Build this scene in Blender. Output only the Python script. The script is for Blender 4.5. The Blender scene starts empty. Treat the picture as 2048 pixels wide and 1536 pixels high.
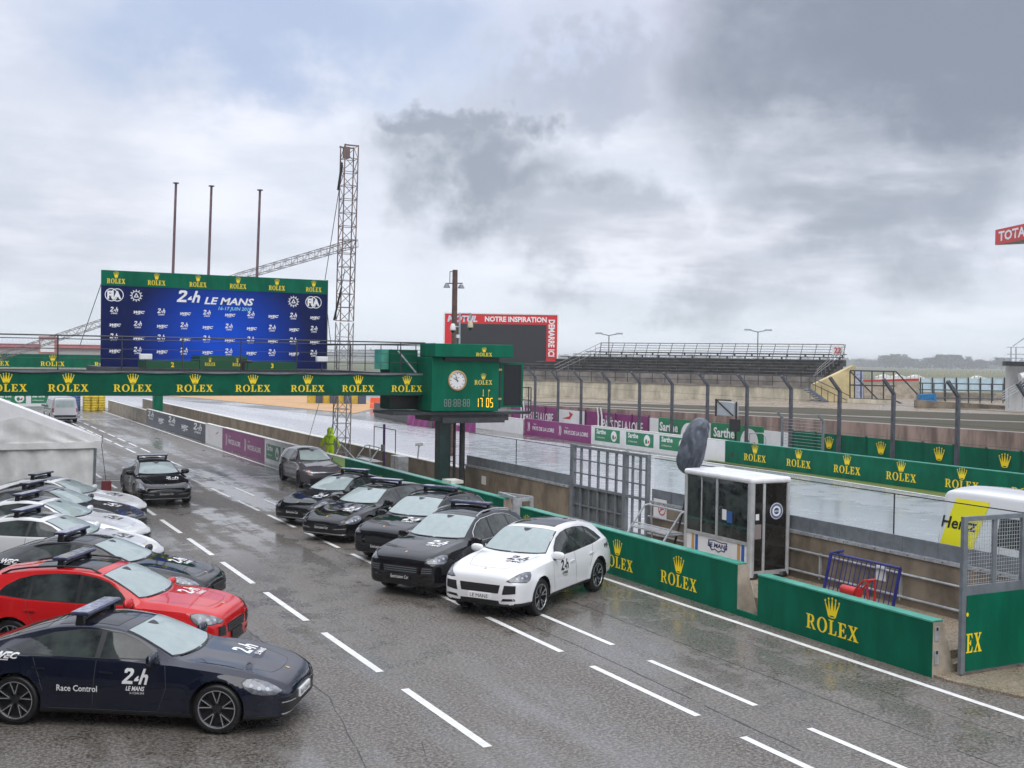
import bpy, bmesh, math, random
import numpy as np
from mathutils import Vector, Matrix, Quaternion
from mathutils.bvhtree import BVHTree
from mathutils.geometry import tessellate_polygon
R = math.radians
random.seed(7)
sc = bpy.context.scene
C = sc.collection
# ------------------------------------------------------------------ camera
# world axes: Y runs along the pit lane (away), X across it towards the track, Z up; metres
YAW, PITCH, ROLL = R(27.4), math.atan(51 / 2300), R(0.9)
FW = Vector((math.sin(YAW) * math.cos(PITCH), math.cos(YAW) * math.cos(PITCH), -math.sin(PITCH)))
RT = Vector((math.cos(YAW), -math.sin(YAW), 0)); UP = RT.cross(FW)
cr, sr = math.cos(ROLL), math.sin(ROLL)
RT2, UP2 = RT * cr + UP * sr, UP * cr - RT * sr
cam = bpy.data.cameras.new('camera'); cam_o = bpy.data.objects.new('camera', cam); C.objects.link(cam_o)
cam.sensor_fit = 'HORIZONTAL'; cam.sensor_width = 36; cam.lens = 36 * 2300 / 2048
cam.clip_start = 0.5; cam.clip_end = 9000
mw = Matrix((RT2, UP2, -FW)).transposed().to_4x4(); mw.translation = (0, 0, 5.3)
cam_o.matrix_world = mw
sc.camera = cam_o
# ------------------------------------------------------------------ sky
SUN_EL, SUN_AZ = R(58), R(200)          # azimuth clockwise from +Y
W = bpy.data.worlds.new('World'); sc.world = W; W.use_nodes = True
nt = W.node_tree; nt.nodes.clear()
def wn(t, **k):
    n = nt.nodes.new(t)
    for a, v in k.items(): setattr(n, a, v)
    return n
def wmath(op, a, b=None, c=None, clamp=False):
    n = wn('ShaderNodeMath', operation=op); n.use_clamp = clamp
    for i, v in enumerate((a, b, c)):
        if v is None: continue
        if isinstance(v, (int, float)): n.inputs[i].default_value = v
        else: nt.links.new(v, n.inputs[i])
    return n.outputs[0]
def wdot(a, vec):
    n = wn('ShaderNodeVectorMath', operation='DOT_PRODUCT'); nt.links.new(a, n.inputs[0]); n.inputs[1].default_value = vec
    return n.outputs['Value']
def wmix(f, a, b):
    n = wn('ShaderNodeMix', data_type='RGBA')
    for i, v in ((0, f), (6, a), (7, b)):
        if isinstance(v, (int, float)): n.inputs[i].default_value = v
        elif isinstance(v, tuple): n.inputs[i].default_value = (*v, 1)
        else: nt.links.new(v, n.inputs[i])
    return n.outputs[2]
def wnoise(vec, scale, detail=6, rough=0.55):
    n = wn('ShaderNodeTexNoise'); n.inputs['Scale'].default_value = scale; n.inputs['Detail'].default_value = detail
    n.inputs['Roughness'].default_value = rough; nt.links.new(vec, n.inputs['Vector']); return n
def wramp(v, lo, hi):
    n = wn('ShaderNodeMapRange', interpolation_type='SMOOTHSTEP'); nt.links.new(v, n.inputs[0])
    n.inputs[1].default_value = lo; n.inputs[2].default_value = hi; return n.outputs[0]
tc = wn('ShaderNodeTexCoord'); D = tc.outputs['Generated']
sx = wn('ShaderNodeSeparateXYZ'); nt.links.new(D, sx.inputs[0]); dz = sx.outputs[2]
den = wmath('ADD', wmath('MAXIMUM', dz, 0.0), 0.16)
cp = wn('ShaderNodeCombineXYZ'); nt.links.new(wmath('DIVIDE', sx.outputs[0], den), cp.inputs[0]); nt.links.new(wmath('DIVIDE', sx.outputs[1], den), cp.inputs[1])
n1 = wnoise(cp.outputs[0], 1.1, 8, 0.58); n2 = wnoise(D, 8.0, 6, 0.55); n3 = wnoise(D, 4.0, 3, 0.5)
wob = wmath('SUBTRACT', n2.outputs['Fac'], 0.5); n4 = wnoise(D, 12.0, 7, 0.6); wob2 = wmath('SUBTRACT', n4.outputs['Fac'], 0.5); wob3 = wmath('SUBTRACT', n1.outputs['Fac'], 0.5)
A = wmath('ADD', wdot(D, tuple(RT)), wmath('MULTIPLY', wob, 0.30))
B = wmath('ADD', dz, wmath('ADD', wmath('MULTIPLY', wob2, 0.16), wmath('MULTIPLY', wob3, 0.10)))
def blob(px, py, rx, ry, soft=1.0, tilt=0.0):
    a0, b0 = (px - 1024) / 2360, (717 + 0.0157 * (px - 1024) - py) / 2360
    da, db = wmath('SUBTRACT', A, a0), wmath('SUBTRACT', B, b0)
    if tilt:
        db = wmath('ADD', db, wmath('MULTIPLY', da, tilt))
    qa, qb = wmath('DIVIDE', da, rx / 2300), wmath('DIVIDE', db, ry / 2300)
    q = wmath('SQRT', wmath('ADD', wmath('MULTIPLY', qa, qa), wmath('MULTIPLY', qb, qb)))
    return wramp(q, 1.0 + soft * 0.55, 1.0 - soft * 0.55)
front = wramp(wdot(D, tuple(FW)), 0.2, 0.6)
dark = wmath('MULTIPLY', blob(900, 235, 80, 50, 0.9), 0.8)
for bpx, k in ((blob(1200, 470, 360, 85, 1.2, 0.25), 0.55), (blob(1420, 250, 130, 120, 1.4), 0.35), (blob(120, 470, 260, 160, 1.5), 0.22), (blob(1860, 120, 560, 260, 1.1), 1.0), (blob(1150, 130, 260, 60, 1.3, -0.35), 0.42), (blob(1500, 540, 300, 60, 1.4), 0.35), (blob(1720, 360, 300, 170, 1.3), 0.75)):
    dark = wmath('MAXIMUM', dark, wmath('MULTIPLY', bpx, k))
dark = wmath('MULTIPLY', dark, wramp(n1.outputs['Fac'], 0.20, 0.50))
dark = wmath('MULTIPLY', wmath('MAXIMUM', dark, wmath('MAXIMUM', wmath('MULTIPLY', wmath('MULTIPLY', blob(945, 335, 165, 115, 1.1), 0.85), wramp(n2.outputs['Fac'], 0.28, 0.50)), wmath('MULTIPLY', blob(1045, 400, 120, 80, 1.3), 0.7))), front)
blue = wmath('MULTIPLY', blob(560, 70, 420, 130, 1.3), front)
lil = wmath('MULTIPLY', blob(1300, 20, 300, 130, 1.5), front)
sky = wn('ShaderNodeTexSky', sky_type='NISHITA'); sky.sun_disc = False; sky.sun_elevation = SUN_EL; sky.sun_rotation = SUN_AZ
skys = wn('ShaderNodeMix', data_type='RGBA', blend_type='MULTIPLY'); skys.inputs[0].default_value = 1
nt.links.new(sky.outputs[0], skys.inputs[6]); skys.inputs[7].default_value = (0.1, 0.1, 0.1, 1)
col = wmix(wramp(n1.outputs['Fac'], 0.36, 0.58), (0.82, 0.84, 0.93), (0.65, 0.69, 0.79))
col = wmix(wmath('MULTIPLY', wramp(n3.outputs['Fac'], 0.42, 0.68), 0.7), col, (0.84, 0.87, 0.95))
col = wmix(wmath('MULTIPLY', wramp(dz, 0.11, 0.0), 0.75), col, (0.74, 0.81, 0.88))
col = wmix(wmath('MULTIPLY', lil, 0.4), col, (0.66, 0.68, 0.88))
col = wmix(wmath('MULTIPLY', blue, 0.8), col, (0.36, 0.46, 0.67))
col = wmix(dark, col, (0.25, 0.285, 0.35))
hi = wmath('ADD', wmath('MULTIPLY', wramp(dz, 0.32, 0.85), 0.75), 1.0)
hm = wn('ShaderNodeVectorMath', operation='SCALE'); nt.links.new(col, hm.inputs[0]); nt.links.new(hi, hm.inputs['Scale'])
fin = wmix(0.94, skys.outputs[2], hm.outputs[0])
bg = wn('ShaderNodeBackground'); nt.links.new(fin, bg.inputs[0]); bg.inputs[1].default_value = 1.0
wo = wn('ShaderNodeOutputWorld'); nt.links.new(bg.outputs[0], wo.inputs[0])
# ------------------------------------------------------------------ sun behind the overcast
sl = bpy.data.lights.new('sun', 'SUN'); sl.energy = 1.5; sl.angle = R(60); sl.color = (1.0, 0.97, 0.93)
so = bpy.data.objects.new('sun', sl); C.objects.link(so)
sd = Vector((math.sin(SUN_AZ) * math.cos(SUN_EL), math.cos(SUN_AZ) * math.cos(SUN_EL), math.sin(SUN_EL)))
so.rotation_euler = sd.to_track_quat('Z', 'Y').to_euler(); so.location = (0, 0, 40)
sc.view_settings.view_transform = 'Standard'; sc.view_settings.look = 'None'
sc.view_settings.exposure = 0.22; sc.view_settings.gamma = 1
sc.cycles.max_bounces = 6; sc.cycles.volume_bounces = 0
# ------------------------------------------------------------------ materials
MATS = {}
def mat(name, col, rough=0.5, metal=0.0, var=0.0, vscale=3.0, bump=0.0, bscale=60.0, coat=0.0, spec=0.5, stretch=None, col2=None, alpha=None, emit=None, world=False, vdetail=6):
    if name in MATS: return MATS[name]
    m = bpy.data.materials.new(name); m.use_nodes = True; n = m.node_tree; b = n.nodes['Principled BSDF']
    b.inputs['Base Color'].default_value = (*col, 1); b.inputs['Roughness'].default_value = rough; b.inputs['Metallic'].default_value = metal
    b.inputs['Specular IOR Level'].default_value = spec
    if coat: b.inputs['Coat Weight'].default_value = coat; b.inputs['Coat Roughness'].default_value = 0.03
    if alpha is not None: b.inputs['Alpha'].default_value = alpha
    if emit: b.inputs['Emission Color'].default_value = (*emit[0], 1); b.inputs['Emission Strength'].default_value = emit[1]
    if var or bump or col2:
        t = n.nodes.new('ShaderNodeTexCoord'); src = t.outputs['Object']
        if world:
            g = n.nodes.new('ShaderNodeNewGeometry'); src = g.outputs['Position']
        if stretch:
            mp = n.nodes.new('ShaderNodeMapping'); mp.inputs['Scale'].default_value = stretch; n.links.new(src, mp.inputs[0]); src = mp.outputs[0]
    if var or col2:
        z = n.nodes.new('ShaderNodeTexNoise'); z.inputs['Scale'].default_value = vscale; z.inputs['Detail'].default_value = vdetail; z.inputs['Roughness'].default_value = 0.62
        n.links.new(src, z.inputs['Vector'])
        r = n.nodes.new('ShaderNodeMapRange'); r.interpolation_type = 'SMOOTHSTEP'; r.inputs[1].default_value = 0.33; r.inputs[2].default_value = 0.67; n.links.new(z.outputs['Fac'], r.inputs[0])
        x = n.nodes.new('ShaderNodeMix'); x.data_type = 'RGBA'; n.links.new(r.outputs[0], x.inputs[0])
        c2 = col2 or tuple(c * (1 - var) for c in col)
        c1 = col if col2 else tuple(min(1, c * (1 + var * .6)) for c in col)
        x.inputs[6].default_value = (*c1, 1); x.inputs[7].default_value = (*c2, 1)
        n.links.new(x.outputs[2], b.inputs['Base Color'])
    if bump:
        z = n.nodes.new('ShaderNodeTexNoise'); z.inputs['Scale'].default_value = bscale; z.inputs['Detail'].default_value = 3
        n.links.new(src, z.inputs['Vector'])
        u = n.nodes.new('ShaderNodeBump'); u.inputs['Strength'].default_value = bump; u.inputs['Distance'].default_value = min(.01, .15 / bscale)
        n.links.new(z.outputs['Fac'], u.inputs['Height']); n.links.new(u.outputs[0], b.inputs['Normal'])
    MATS[name] = m
    return m
GREEN = mat('green_board', (0.001, 0.120, 0.066), 0.5, var=0.22, vscale=1.6, spec=.1, stretch=(1, 1, .3), bump=.25, bscale=9)
GREEN_D = mat('green_board_dark', (0.002, 0.092, 0.052), 0.55, var=0.2, vscale=1.5, spec=.1)
GREEN_L = mat('green_capping', (0.06, 0.33, 0.24), 0.28, var=0.25, vscale=2.5)
YEL = mat('yellow_lettering', (0.88, 0.66, 0.01), 0.4)
GOLD = mat('gold_lettering', (0.72, 0.60, 0.10), 0.4)
WHITE = mat('white_lettering', (0.80, 0.80, 0.80), 0.4)
WHITEB = mat('white_board', (0.74, 0.75, 0.75), 0.35, var=0.06, vscale=1.5)
BLACKL = mat('black_lettering', (0.012, 0.012, 0.014), 0.4)
CONC = mat('concrete', (0.20, 0.165, 0.12), 0.55, var=0.42, vscale=1.4, bump=0.5, bscale=25, stretch=(1, 1, 0.7), world=True, vdetail=9)
CONC_L = mat('pale_concrete', (0.36, 0.31, 0.245), 0.6, var=0.3, vscale=2.0, bump=0.4, bscale=30, world=True, vdetail=9)
CONC_D = mat('dark_concrete', (0.13, 0.11, 0.085), 0.5, var=0.5, vscale=0.8, bump=0.4, bscale=30, world=True, vdetail=9)
CAP_W = mat('white_capping', (0.62, 0.61, 0.56), 0.4, var=0.2, vscale=3)
STEEL = mat('grey_painted_steel', (0.16, 0.18, 0.20), 0.38, var=0.2, vscale=4)
STEEL_L = mat('pale_galvanised_steel', (0.42, 0.44, 0.46), 0.35, 0.3, var=0.25, vscale=6)
STEEL_D = mat('dark_steel', (0.035, 0.038, 0.042), 0.4, var=0.3, vscale=5)
ALU = mat('aluminium_frame', (0.52, 0.53, 0.54), 0.32, 0.4, var=0.15, vscale=4)
RUBBER = mat('tyre_rubber', (0.012, 0.012, 0.013), 0.45, var=0.3, vscale=20)
PLASTIC = mat('black_plastic', (0.012, 0.013, 0.015), 0.4)
DARKGLASS = mat('dark_tinted_glass', (0.010, 0.013, 0.014), 0.03, col2=(.05, .062, .058), vscale=2.0, vdetail=3)  # lighter patches in the colour stand in for reflections on the glass
SCREENGLASS = mat('wet_windscreen_sky_tint', (0.31, 0.37, 0.37), 0.05, var=0.07, vscale=5.0, bump=0.08, bscale=90)  # pale grey-cyan base paints in the sky reflected by the wet glass
ROOFGLASS = mat('dark_roof_glass', (0.02, 0.022, 0.028), 0.05)
LENS = mat('headlight_lens', (0.20, 0.215, 0.245), 0.05, col2=(.05, .055, .065), vscale=7, coat=1.0)
LAMP = mat('lamp_reflector', (0.42, 0.45, 0.50), 0.12)
CHROME = mat('bright_trim', (0.60, 0.61, 0.63), 0.18, 0.7)
RIM = mat('dark_wheel', (0.035, 0.036, 0.04), 0.3, 0.3)
RIMB = mat('machined_wheel_edge', (0.50, 0.51, 0.53), 0.25, 0.6)
# ------------------------------------------------------------------ object helpers
def tag(o, label=None, cat=None, group=None, kind=None):
    for k, v in (('label', label), ('category', cat), ('group', group), ('kind', kind)):
        if v: o[k] = v
    return o
def thing(name, label, cat, loc=(0, 0, 0), rz=0.0, group=None):
    o = bpy.data.objects.new(name, None); C.objects.link(o); o.location = loc; o.rotation_euler = (0, 0, rz)
    o.empty_display_size = 0.2
    return tag(o, label, cat, group)
def link(name, me, m, parent=None, mtx=None):
    o = bpy.data.objects.new(name, me); C.objects.link(o)
    if m is not None and not me.materials: me.materials.append(m)
    elif m is not None and me.materials[0] is not m:
        o.material_slots[0].link = 'OBJECT'; o.material_slots[0].material = m
    if parent is not None: o.parent = parent
    if mtx is not None: o.matrix_local = mtx
    return o
def copy_tree(o, parent=None):
    c = o.copy(); C.objects.link(c)
    if parent is not None: c.parent = parent
    for ch in list(o.children): copy_tree(ch, c)
    return c
class MB:
    def __init__(s): s.v = []; s.f = []
    def add(s, vs, fs):
        k = len(s.v); s.v += [tuple(p) for p in vs]; s.f += [tuple(i + k for i in f) for f in fs]; return s
    def box(s, a, b):
        (x0, y0, z0), (x1, y1, z1) = [(min(p, q), max(p, q)) for p, q in zip(a, b)][0:0] or ((min(a[0], b[0]), min(a[1], b[1]), min(a[2], b[2])), (max(a[0], b[0]), max(a[1], b[1]), max(a[2], b[2])))
        return s.add([(x0, y0, z0), (x1, y0, z0), (x1, y1, z0), (x0, y1, z0), (x0, y0, z1), (x1, y0, z1), (x1, y1, z1), (x0, y1, z1)],
                     [(0, 3, 2, 1), (4, 5, 6, 7), (0, 1, 5, 4), (1, 2, 6, 5), (2, 3, 7, 6), (3, 0, 4, 7)])
    def obox(s, c, u, v, w):        # centre and three half-axes
        c, u, v, w = Vector(c), Vector(u), Vector(v), Vector(w)
        if u.cross(v).dot(w) < 0: w = -w
        p = [c + u * i + v * j + w * k for k in (-1, 1) for i, j in ((-1, -1), (1, -1), (1, 1), (-1, 1))]
        return s.add(p, [(0, 3, 2, 1), (4, 5, 6, 7), (0, 1, 5, 4), (1, 2, 6, 5), (2, 3, 7, 6), (3, 0, 4, 7)])
    def tube(s, a, b, r, n=8, r2=None):
        a, b = Vector(a), Vector(b); d = (b - a).normalized(); u = d.orthogonal().normalized(); w = d.cross(u); r2 = r if r2 is None else r2
        vs = [a + (u * math.cos(2 * math.pi * i / n) + w * math.sin(2 * math.pi * i / n)) * r for i in range(n)] + [b + (u * math.cos(2 * math.pi * i / n) + w * math.sin(2 * math.pi * i / n)) * r2 for i in range(n)]
        fs = [(i, (i + 1) % n, n + (i + 1) % n, n + i) for i in range(n)] + [tuple(reversed(range(n))), tuple(range(n, 2 * n))]
        return s.add(vs, fs)
    def path(s, pts, r, n=6):
        for a, b in zip(pts, pts[1:]): s.tube(a, b, r, n)
        return s
    def bar(s, a, b, w, h=None, up=(0, 0, 1)):
        a, b = Vector(a), Vector(b); d = (b - a); L = d.length / 2; d.normalize(); h = w if h is None else h
        up = Vector(up)
        if abs(d.dot(up)) > .99: up = Vector((1, 0, 0))
        q = d.cross(up).normalized(); p = q.cross(d)
        return s.obox((a + b) / 2, d * L, q * (w / 2), p * (h / 2))
    def prism(s, poly, o, u, v, n):  # polygon in (u,v) extruded along n
        o, u, v, n = Vector(o), Vector(u), Vector(v), Vector(n)
        P = [o + u * p[0] + v * p[1] for p in poly]; k = len(P)
        ar = sum(poly[i][0] * poly[(i + 1) % k][1] - poly[(i + 1) % k][0] * poly[i][1] for i in range(k)) * u.cross(v).dot(n)
        if ar < 0: P.reverse()
        return s.add(P + [p + n for p in P], [tuple(reversed(range(k))), tuple(range(k, 2 * k))] + [(i, (i + 1) % k, k + (i + 1) % k, k + i) for i in range(k)])
    def lathe(s, prof, n=24, c=(0, 0, 0), axis='Z'):
        k = len(prof); vs = []
        for i in range(n):
            a = 2 * math.pi * i / n
            for r, z in prof:
                x, y = r * math.cos(a), r * math.sin(a)
                p = (x, y, z) if axis == 'Z' else ((y, z, x) if axis == 'Y' else (z, x, y))
                vs.append((p[0] + c[0], p[1] + c[1], p[2] + c[2]))
        fs = [(i * k + j, ((i + 1) % n) * k + j, ((i + 1) % n) * k + j + 1, i * k + j + 1) for i in range(n) for j in range(k - 1)]
        return s.add(vs, fs)
    def mesh(s, name):
        me = bpy.data.meshes.new(name); me.from_pydata(s.v, [], s.f); me.update(); return me
    def build(s, name, m, parent=None, smooth=False):
        me = s.mesh(name)
        if smooth:
            me.shade_smooth()
            me.set_sharp_from_angle(angle=R(35))
        return link(name, me, m, parent)
def struct(name, mb, m): return tag(mb.build(name, m), kind='structure')
def bevel(o, w=0.01, seg=2):
    b = o.modifiers.new('bevel', 'BEVEL'); b.width = w; b.segments = seg; b.limit_method = 'ANGLE'; b.angle_limit = R(40); return o
# ------------------------------------------------------------------ flat lettering (2D meshes, reused)
def mesh2d(name, polys):
    """polys: list of lists of loops (outer first, then holes)"""
    V, F = [], []
    for loops in polys:
        if not hasattr(loops[0][0], '__len__'): loops = [loops]
        k = len(V); pts = [p for l in loops for p in l]
        tri = tessellate_polygon([[Vector((p[0], p[1], 0)) for p in l] for l in loops])
        V += [(p[0], p[1], 0.0) for p in pts]
        for t in tri:
            a, b, c = [pts[i] for i in t]
            cr_ = (b[0] - a[0]) * (c[1] - a[1]) - (b[1] - a[1]) * (c[0] - a[0])
            if abs(cr_) < 1e-9: continue
            F.append(tuple(i + k for i in (t if cr_ > 0 else reversed(t))))
    me = bpy.data.meshes.new(name); me.from_pydata(V, [], F); me.update(); return me
def ell(cx, cy, rx, ry, n=20): return [(cx + rx * math.cos(2 * math.pi * i / n), cy + ry * math.sin(2 * math.pi * i / n)) for i in range(n)]
_R = [[(0, 0), (.45, 0), (.45, .07), (.34, .07), (.34, .44), (.43, .44), (.70, 0), (.95, 0), (.95, .07), (.87, .07), (.62, .46), (.75, .54), (.80, .72), (.75, .90), (.62, .98), (.50, 1), (0, 1), (0, .93), (.12, .93), (.12, .07), (0, .07)], [(.34, .52), (.45, .52), (.54, .58), (.58, .73), (.54, .87), (.45, .93), (.34, .93)]]
_O = [ell(.5, .5, .5, .53), ell(.5, .5, .27, .46)]
_L = [[(0, 0), (.74, 0), (.78, .34), (.70, .34), (.62, .12), (.5, .07), (.36, .07), (.36, .93), (.48, .93), (.48, 1), (0, 1), (0, .93), (.13, .93), (.13, .07), (0, .07)]]
_E = [[(0, 0), (.74, 0), (.80, .30), (.72, .30), (.62, .12), (.5, .07), (.36, .07), (.36, .46), (.46, .46), (.53, .36), (.59, .36), (.59, .66), (.53, .66), (.46, .55), (.36, .55), (.36, .93), (.5, .93), (.60, .88), (.68, .74), (.75, .74), (.72, 1), (0, 1), (0, .93), (.13, .93), (.13, .07), (0, .07)]]
_X = [[(0, 0), (.36, 0), (.36, .07), (.26, .07), (.45, .36), (.60, .07), (.50, .07), (.50, 0), (.98, 0), (.98, .07), (.88, .07), (.58, .56), (.80, .93), (.90, .93), (.90, 1), (.58, 1), (.58, .93), (.66, .93), (.50, .67), (.36, .93), (.46, .93), (.46, 1), (.02, 1), (.02, .93), (.12, .93), (.38, .48), (.13, .07), (0, .07)]]
def shift(loops, dx, dy, sx=1, sy=1): return [[(p[0] * sx + dx, p[1] * sy + dy) for p in l] for l in loops]
def serif_word(letters, gap=0.12):
    wd = {'R': .95, 'O': 1.0, 'L': .78, 'E': .80, 'X': .98}; gl = {'R': _R, 'O': _O, 'L': _L, 'E': _E, 'X': _X}
    x = 0; out = []
    for c in letters: out.append(shift(gl[c], x, 0)); x += wd[c] + gap
    return [shift(l, -(x - gap) / 2, 0) for l in out]
def crown(cx, cy, w, ys=1.0):
    s = w / 1.1
    loop = [(-.30, .10), (-.55, .80), (-.49, .80), (-.27, .42), (-.30, .93), (-.24, .93), (-.11, .40), (-.03, .98), (.03, .98), (.11, .40), (.24, .93), (.30, .93), (.27, .42), (.49, .80), (.55, .80), (.30, .10), (.22, .03), (0, 0), (-.22, .03)]
    out = [[loop, ell(0, .10, .2, .04, 12)]] + [[ell(x, y, .062, .07, 10)] for x, y in ((-.53, .89), (-.27, 1.02), (0, 1.07), (.27, 1.02), (.53, .89))]
    return [shift(l, cx, cy, s, s * ys) for l in out]
WORD = mesh2d('brand_word', serif_word('ROLEX', .12))            # 5.0 wide, 1 high
CROWNM = mesh2d('crown', crown(0, 0, 1.1))
LOGO = mesh2d('crown_and_word', serif_word('ROLEX', .12) + crown(0, 1.30, 1.75))
EX = mesh2d('word_end', serif_word('EX', .12))
_tx = {}
def text(s, bold=0.0, shear=0.0, space=1.0):
    key = (s, bold, shear, space)
    if key in _tx: return _tx[key]
    cu = bpy.data.curves.new('t', 'FONT'); cu.body = s; cu.size = 1.0; cu.offset = bold; cu.shear = shear; cu.space_character = space
    cu.align_x = 'CENTER'; cu.resolution_u = 2; cu.fill_mode = 'FRONT'
    o = bpy.data.objects.new('t', cu); C.objects.link(o)
    dg = bpy.context.evaluated_depsgraph_get(); dg.update()
    me = bpy.data.meshes.new_from_object(o.evaluated_get(dg)); me.name = 'lettering'
    bpy.data.objects.remove(o); bpy.data.curves.remove(cu); me.materials.clear()
    # normalise: capital height 1, baseline 0, centred
    vs = np.array([v.co[:] for v in me.vertices]); h = 0.70
    cx = (vs[:, 0].min() + vs[:, 0].max()) / 2
    for v in me.vertices: v.co = ((v.co.x - cx) / h, v.co.y / h, 0)
    w = (vs[:, 0].max() - vs[:, 0].min()) / h
    _tx[key] = (me, w); return _tx[key]
# stylised "24h" mark: height 1, centred
def sk(p): return [(x + .22 * y, y) for x, y in p]
_two = sk([(0, 0), (.92, 0), (.88, .20), (.36, .20), (.78, .58), (.84, .76), (.78, .92), (.60, 1), (.14, 1), (.02, .88), (.04, .70), (.28, .70), (.30, .80), (.52, .80), (.56, .72), (.50, .60), (0, .16)])
_four = sk([(.98, .20), (1.02, .34), (1.22, .52), (1.34, .52), (1.28, .34), (1.40, .34), (1.36, .20)])
_h = sk([(1.42, 0), (1.64, 0), (1.70, .42), (1.80, .48), (1.92, .42), (1.90, 0), (2.12, 0), (2.14, .50), (2.06, .62), (1.90, .66), (1.76, .62), (1.80, 1.0), (1.58, 1.0)])
MARK24 = mesh2d('race_mark', [[[(x - 1.15, y) for x, y in p]] for p in (_two, _four, _h)])
def join2d(name, items):
    """items: (mesh, cx, cy, scale[, xscale]) merged in one 2D mesh"""
    V, F = [], []
    for it in items:
        me, cx, cy, s = it[:4]; xs = it[4] if len(it) > 4 else 1
        k = len(V); V += [(v.co.x * s * xs + cx, v.co.y * s + cy, 0) for v in me.vertices]; F += [tuple(i + k for i in p.vertices) for p in me.polygons]
    me = bpy.data.meshes.new(name); me.from_pydata(V, [], F); me.update(); return me
def rect2(x0, y0, x1, y1): return mesh2d('r', [[[(x0, y0), (x1, y0), (x1, y1), (x0, y1)]]])
TLM = text('LE MANS', .028, .25)
RACE24 = join2d('race_logo', [(MARK24, 0, .52, 1.0), (TLM[0], 0, .10, .28), (text('16-17 JUIN 2018', .01, .2)[0], .15, -.12, .13)])
RACE24S = join2d('race_logo_small', [(MARK24, 0, .45, 1.0), (TLM[0], 0, .0, .30)])
WECM = join2d('series_logo', [(text('WEC', .05, .35, 1.05)[0], .3, 0, .55, 1.35), (rect2(-1.1, .0, -.62, .06), 0, 0, 1), (rect2(-.5, -.22, .5, -.12), 0, 0, 1)])
def on(name, me, m, parent, o, right, up, sx, sy=None):
    """lay a 2D mesh on a surface: origin, right and up axes, scales"""
    r, u = Vector(right).normalized(), Vector(up).normalized(); n = r.cross(u); sy = sx if sy is None else sy
    M4 = Matrix((r * sx, u * sy, n)).transposed().to_4x4(); M4.translation = Vector(o)
    return link(name, me, m, parent, M4)
FX = ((0, -1, 0), (0, 0, 1))      # board whose face looks to -X
FY = ((1, 0, 0), (0, 0, 1))       # board whose face looks to -Y
# ================================================================== vehicles
def pchip(pts):
    p = sorted(pts); x = np.array([a for a, _ in p], float); y = np.array([b for _, b in p], float)
    h = np.diff(x); dl = np.diff(y) / h; m = np.zeros_like(x); m[0], m[-1] = dl[0], dl[-1]
    for i in range(1, len(x) - 1):
        if dl[i - 1] * dl[i] > 0:
            w1, w2 = 2 * h[i] + h[i - 1], h[i] + 2 * h[i - 1]; m[i] = (w1 + w2) / (w1 / dl[i - 1] + w2 / dl[i])
    def f(q):
        q = np.clip(q, x[0], x[-1]); i = np.clip(np.searchsorted(x, q) - 1, 0, len(h) - 1); t = (q - x[i]) / h[i]
        return (2*t**3 - 3*t**2 + 1) * y[i] + (t**3 - 2*t**2 + t) * h[i] * m[i] + (-2*t**3 + 3*t**2) * y[i+1] + (t**3 - t**2) * h[i] * m[i+1]
    return f
def chaikin(P, n):
    for _ in range(n):
        Q = [P[0]]
        for a, b in zip(P, P[1:]): Q += [a * .75 + b * .25, a * .25 + b * .75]
        Q.append(P[-1]); P = Q
    return P
KINDS = {}
HL_A = [(-.27, -.09), (-.16, -.135), (0, -.13), (.14, -.09), (.24, -.01), (.26, .07), (.20, .115), (.08, .11), (-.08, .05), (-.20, -.025)]
HL_B = [(-.26, -.075), (-.18, -.11), (0, -.12), (.14, -.11), (.23, -.05), (.265, .05), (.25, .115), (.14, .11), (0, .06), (-.14, -.01)]
HL_C = [(-.24, -.06), (-.10, -.09), (.14, -.05), (.27, .05), (.24, .08), (.06, .05), (-.14, .01)]
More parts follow.
